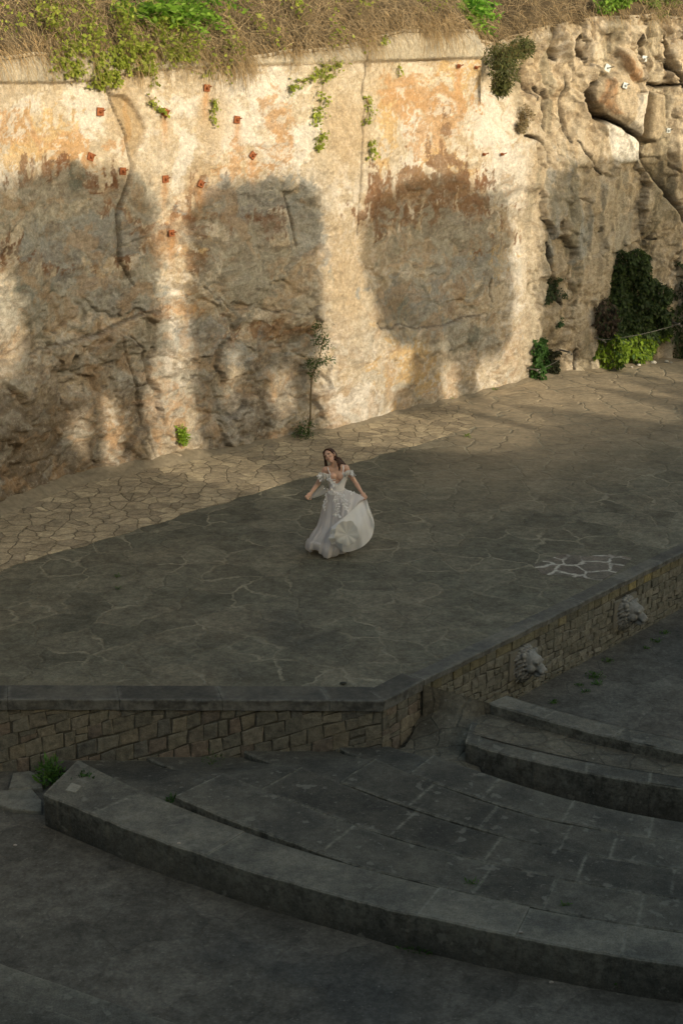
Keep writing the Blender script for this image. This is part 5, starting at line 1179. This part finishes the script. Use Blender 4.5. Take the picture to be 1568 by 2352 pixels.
# scalloped inner ruffle
V = []; nu, nv = 80, 12
for i in range(nu):
    ph = 2 * math.pi * i / nu; sc = 1 + .045 * math.sin(5 * ph + .6) + .03 * math.sin(9 * ph)
    for j in range(nv):
        q = j / (nv - 1); rr = 185 * q * sc; dz = .47 + .03 * q**2 - .035 * (1 - q) + .008 * math.sin(9 * ph) * q - .06 * q**3 * max(0, math.sin(ph))
        V.append(W(885 + rr * math.cos(ph) * .98, 1485 + rr * math.sin(ph) * (1.12 if math.sin(ph) < 0 else .92), dz))
npmesh('ruffle', np.array(V), gridF(nu, nv, True), M['cream'], per, smooth=True)
V = []; nu, nv = 30, 8
for i in range(nu):
    t = i / (nu - 1); a = curve([(655, 1385, .36), (640, 1450, .40), (620, 1530, .42), (640, 1610, .40), (680, 1640, .38)], t); c_ = curve([(720, 1400, .44), (730, 1460, .46), (715, 1540, .46), (715, 1600, .44), (700, 1640, .4)], t)
    for j in range(nv): q = j / (nv - 1); m_ = a * (1 - q) + c_ * q; V.append(W(m_[0] + 10 * math.sin(t * 20) * (1 - q), m_[1], m_[2] + .03 * math.sin(t * 14 + q)))
npmesh('ruffle', np.array(V), gridF(nu, nv), M['cream'], per, smooth=True)
# sheer sleeve train held in the other hand
V = []; nu, nv = 24, 16
for i in range(nu):
    t = i / (nu - 1); a = curve([(285, 945, .12), (330, 900, .1), (430, 820, .06), (530, 735, .05)], t); c_ = curve([(288, 950, .12), (390, 935, .14), (480, 905, .14), (600, 850, .12)], t)
    for j in range(nv): q = j / (nv - 1); m_ = a * (1 - q) + c_ * q; V.append(W(m_[0], m_[1], m_[2] + .02 * math.sin(t * 9 + q * 7)))
npmesh('veil', np.array(V), gridF(nu, nv), M['sheer'], per, smooth=True)
# lace sprigs
P = []; O = []
for (x0, y0, x1, y1, n_, sp2, d0) in ((600, 830, 760, 860, 60, 30, .16), (735, 860, 725, 1190, 60, 16, .25), (790, 860, 870, 1040, 60, 16, .24), (580, 880, 545, 1110, 40, 10, .12), (870, 1040, 905, 1150, 16, 5, .30), (850, 800, 1080, 885, 25, 8, .14), (640, 640, 720, 770, 60, 22, .15), (700, 1170, 790, 1205, 16, 8, .28), (460, 560, 490, 660, 30, 16, .12), (960, 520, 990, 600, 30, 10, .08)):
    for _ in range(n_):
        t = rng.random(); P.append(W(x0 + (x1 - x0) * t + rng.normal() * sp2, y0 + (y1 - y0) * t + rng.normal() * sp2 * .6, d0 + .03)); O.append((0, -1, 0))
Vl, Fl = leaf_arrays(np.array(P), .035, np.array(O), .4, .5); npmesh('lace_applique', Vl, Fl, M['lace'], per)
# ------------------------------------------------------------------ unseen evening shade behind the viewer: trees, hedge, hill raised to block sky
hx = np.linspace(-60, 75, 80); hy = np.linspace(-70, 10.5, 60); Xh, Yh = np.meshgrid(hx, hy, indexing='ij')
rad_ = np.hypot(Xh * .55, 0) * 0; Zh = ZO + .0 + sst(10.5, -4, Yh + np.maximum(0, np.abs(Xh) - 5) * -.35) * 5.6 + sst(-6, -60, Yh) * 7 + sst(13, 3, Xh) * sst(-3, -15, Yh) * 15 + .5 * (fbm(Xh * .1, Yh * .1, seed=7) - .5) * sst(8, 0, Yh)  # slope behind the seats, its unseen upper part added to block sky light
Zh = np.where(Yh > 10.2, ZO - .05, Zh)
hl = npmesh('added_shade_hill', np.stack([Xh, Yh, Zh], -1).reshape(-1, 3), gridF(80, 60), M['added_shade_hill'], smooth=True); tag(hl, kind='structure')
LT = 30.0
def caster(px, py, L=LT):
    i, z = cplan(px, py); c_ = PBs[i]; return np.array([c_[0] + SA[0] * L, c_[1] + SA[1] * L, z + L * math.tan(SUN_EL)])
M['core'] = mat_flat('dense_foliage', (.03, .045, .015), .9, .3, 2, .3)
def shade_tree(name, blobs, label, cat='tree', trunk=True, group='tall trees behind the viewer'):
    """blobs: (px, py, rx, ry) of the crown as its shadow reads on the rock; real crown of that size 30 m up-sun"""
    c0 = caster(blobs[0][0], blobs[0][1]); root = empty(name, (c0[0], c0[1], ZO), label, cat, group); perp = np.array([-SA[1], SA[0]])
    V = []; F = []; P = []; nb_ = 0; bm = bmesh.new(); bmesh.ops.create_icosphere(bm, subdivisions=4, radius=1); S0 = np.array([v.co for v in bm.verts]); F0 = np.array([[v.index for v in f.verts] for f in bm.faces]); bm.free()
    for (px, py, rx, ry) in blobs:
        c_ = caster(px, py); i, _ = cplan(px, py); ppm = FPX / (PBs[i, 1] * CP + 4 * SP); a, h = rx / ppm * 1.22, ry / ppm
        S1 = np.sign(S0) * np.abs(S0)**.78; lump = 1 + .12 * (fbm(S0[:, 0] * 2 + px, S0[:, 1] * 2, S0[:, 2] * 2, seed=9) - .5) * 2
        Q = S1 * lump[:, None]; Q = np.stack([Q[:, 0] * a * perp[0] + Q[:, 1] * a * .7 * SA[0], Q[:, 0] * a * perp[1] + Q[:, 1] * a * .7 * SA[1], Q[:, 2] * h], -1) * .95 + c_
        V.append(Q); F.append(F0 + nb_); nb_ += len(Q); P.append(Q[rng.integers(len(Q), size=700)] + rng.normal(size=(700, 3)) * .07)
    npmesh('crown', np.concatenate(V), np.concatenate(F), M['core'], root, smooth=True)
    leaves('leaf_mass', np.concatenate(P), .14, (.04, .07, .015), (.07, .11, .03), root, None, .2, .6, 'leafd')
    if trunk:
        mb = MB(); lo = min(c_[3] for c_ in blobs); mb.chain([(c0[0], c0[1], ZO - .3), (c0[0] + .1, c0[1], 4), (c0[0], c0[1], c0[2])], [.28, .22, .12], 10, (.08, .06, .04)); mb.build('trunk', M['bark'], root)
shade_tree('shade_tree', [(190, 560, 165, 175), (170, 700, 140, 190), (100, 560, 100, 130), (140, 860, 130, 80), (85, 1060, 90, 150), (292, 830, 38, 140), (325, 680, 28, 160), (-40, 520, 70, 110), (60, 520, 75, 110), (60, 980, 95, 120), (-80, 900, 90, 300), (310, 1000, 16, 70)], 'broad tree behind the seating, leftmost shade on the rock')
shade_tree('shade_tree', [(590, 560, 155, 152), (600, 660, 142, 120), (655, 740, 85, 70), (500, 700, 60, 100), (482, 850, 32, 150), (498, 985, 30, 60), (580, 830, 26, 110), (570, 985, 55, 45), (640, 800, 80, 45), (690, 980, 45, 40), (700, 900, 12, 60)], 'broad tree behind the seating, second shade on the rock')
shade_tree('shade_tree', [(1000, 565, 165, 155), (1010, 670, 140, 85), (900, 690, 35, 50), (1120, 700, 40, 80), (1125, 570, 72, 130), (1125, 690, 72, 100), (1100, 770, 95, 55), (900, 560, 75, 120), (940, 740, 60, 40), (975, 850, 38, 70), (955, 920, 60, 26), (1075, 860, 16, 60)], 'broad tree behind the seating, third shade on the rock')
shade_tree('shade_tree', [(1400, 560, 175, 190), (1330, 520, 100, 140), (1390, 690, 165, 90), (1540, 560, 110, 200), (1290, 640, 62, 120), (1545, 860, 80, 30), (1650, 600, 150, 300), (1265, 760, 26, 90), (1350, 780, 40, 30)], 'broad tree behind the seating, rightmost shade on the rock')
# long dense hedge on the terrace, keeps the stage in shade
perp = np.array([-SA[1], SA[0]]); hroot = None; V = []; n_h = 260; us = np.linspace(-70, 60, n_h)
TG = [(-400, 1.6), (0, 1.3), (175, .9), (205, .0), (290, .0), (312, .35), (335, -.3), (370, -.9), (450, -.9), (500, -.1), (640, -.1), (740, -.5), (860, -1.0), (1060, -.8), (1078, -.25), (1100, -.2), (1130, -.8), (1160, -1.35), (1215, -1.35), (1235, -.25), (1255, -.25), (1270, -.95), (1300, -1.0), (1322, -.3), (1360, -.4), (1400, -.8), (1500, -.6), (1560, -.3), (2200, .6)]
for u in us:
    c_ = np.array([0.0, 29.0]) + SA * LT + perp * u
    # where the sun ray through here meets the cliff line
    dd = (PBs - c_) ; cr = dd[:, 0] * SA[1] - dd[:, 1] * SA[0]; i = int(np.argmin(np.abs(cr))); dist = (c_ - PBs[i]) @ SA
    bx = proj(PBs[i, 0], PBs[i, 1], 0.)[0] if abs(cr[i]) < .1 else (-400 if u < 0 else 2200)
    ht = dist * math.tan(SUN_EL) + np.interp(bx, [a for a, _ in TG], [b_ for _, b_ in TG])
    ht = min(max(ht, 4), 12) + .12 * (vnoise(np.array([u * 1.3]), np.array([0.]), seed=4)[0] - .5)
    for (o_, hz) in ((1.0, ZO), (1.1, ht * .6), (.7, ht - .3), (.0, ht), (-.7, ht - .3), (-1.1, ht * .6), (-1.0, ZO)): q = c_ + SA * o_; V.append((q[0], q[1], hz))
hd_ = npmesh('hedge', np.array(V), gridF(n_h, 7), M['core'], smooth=True); tag(hd_, 'long tall dense hedge behind the seating terrace', 'hedge')
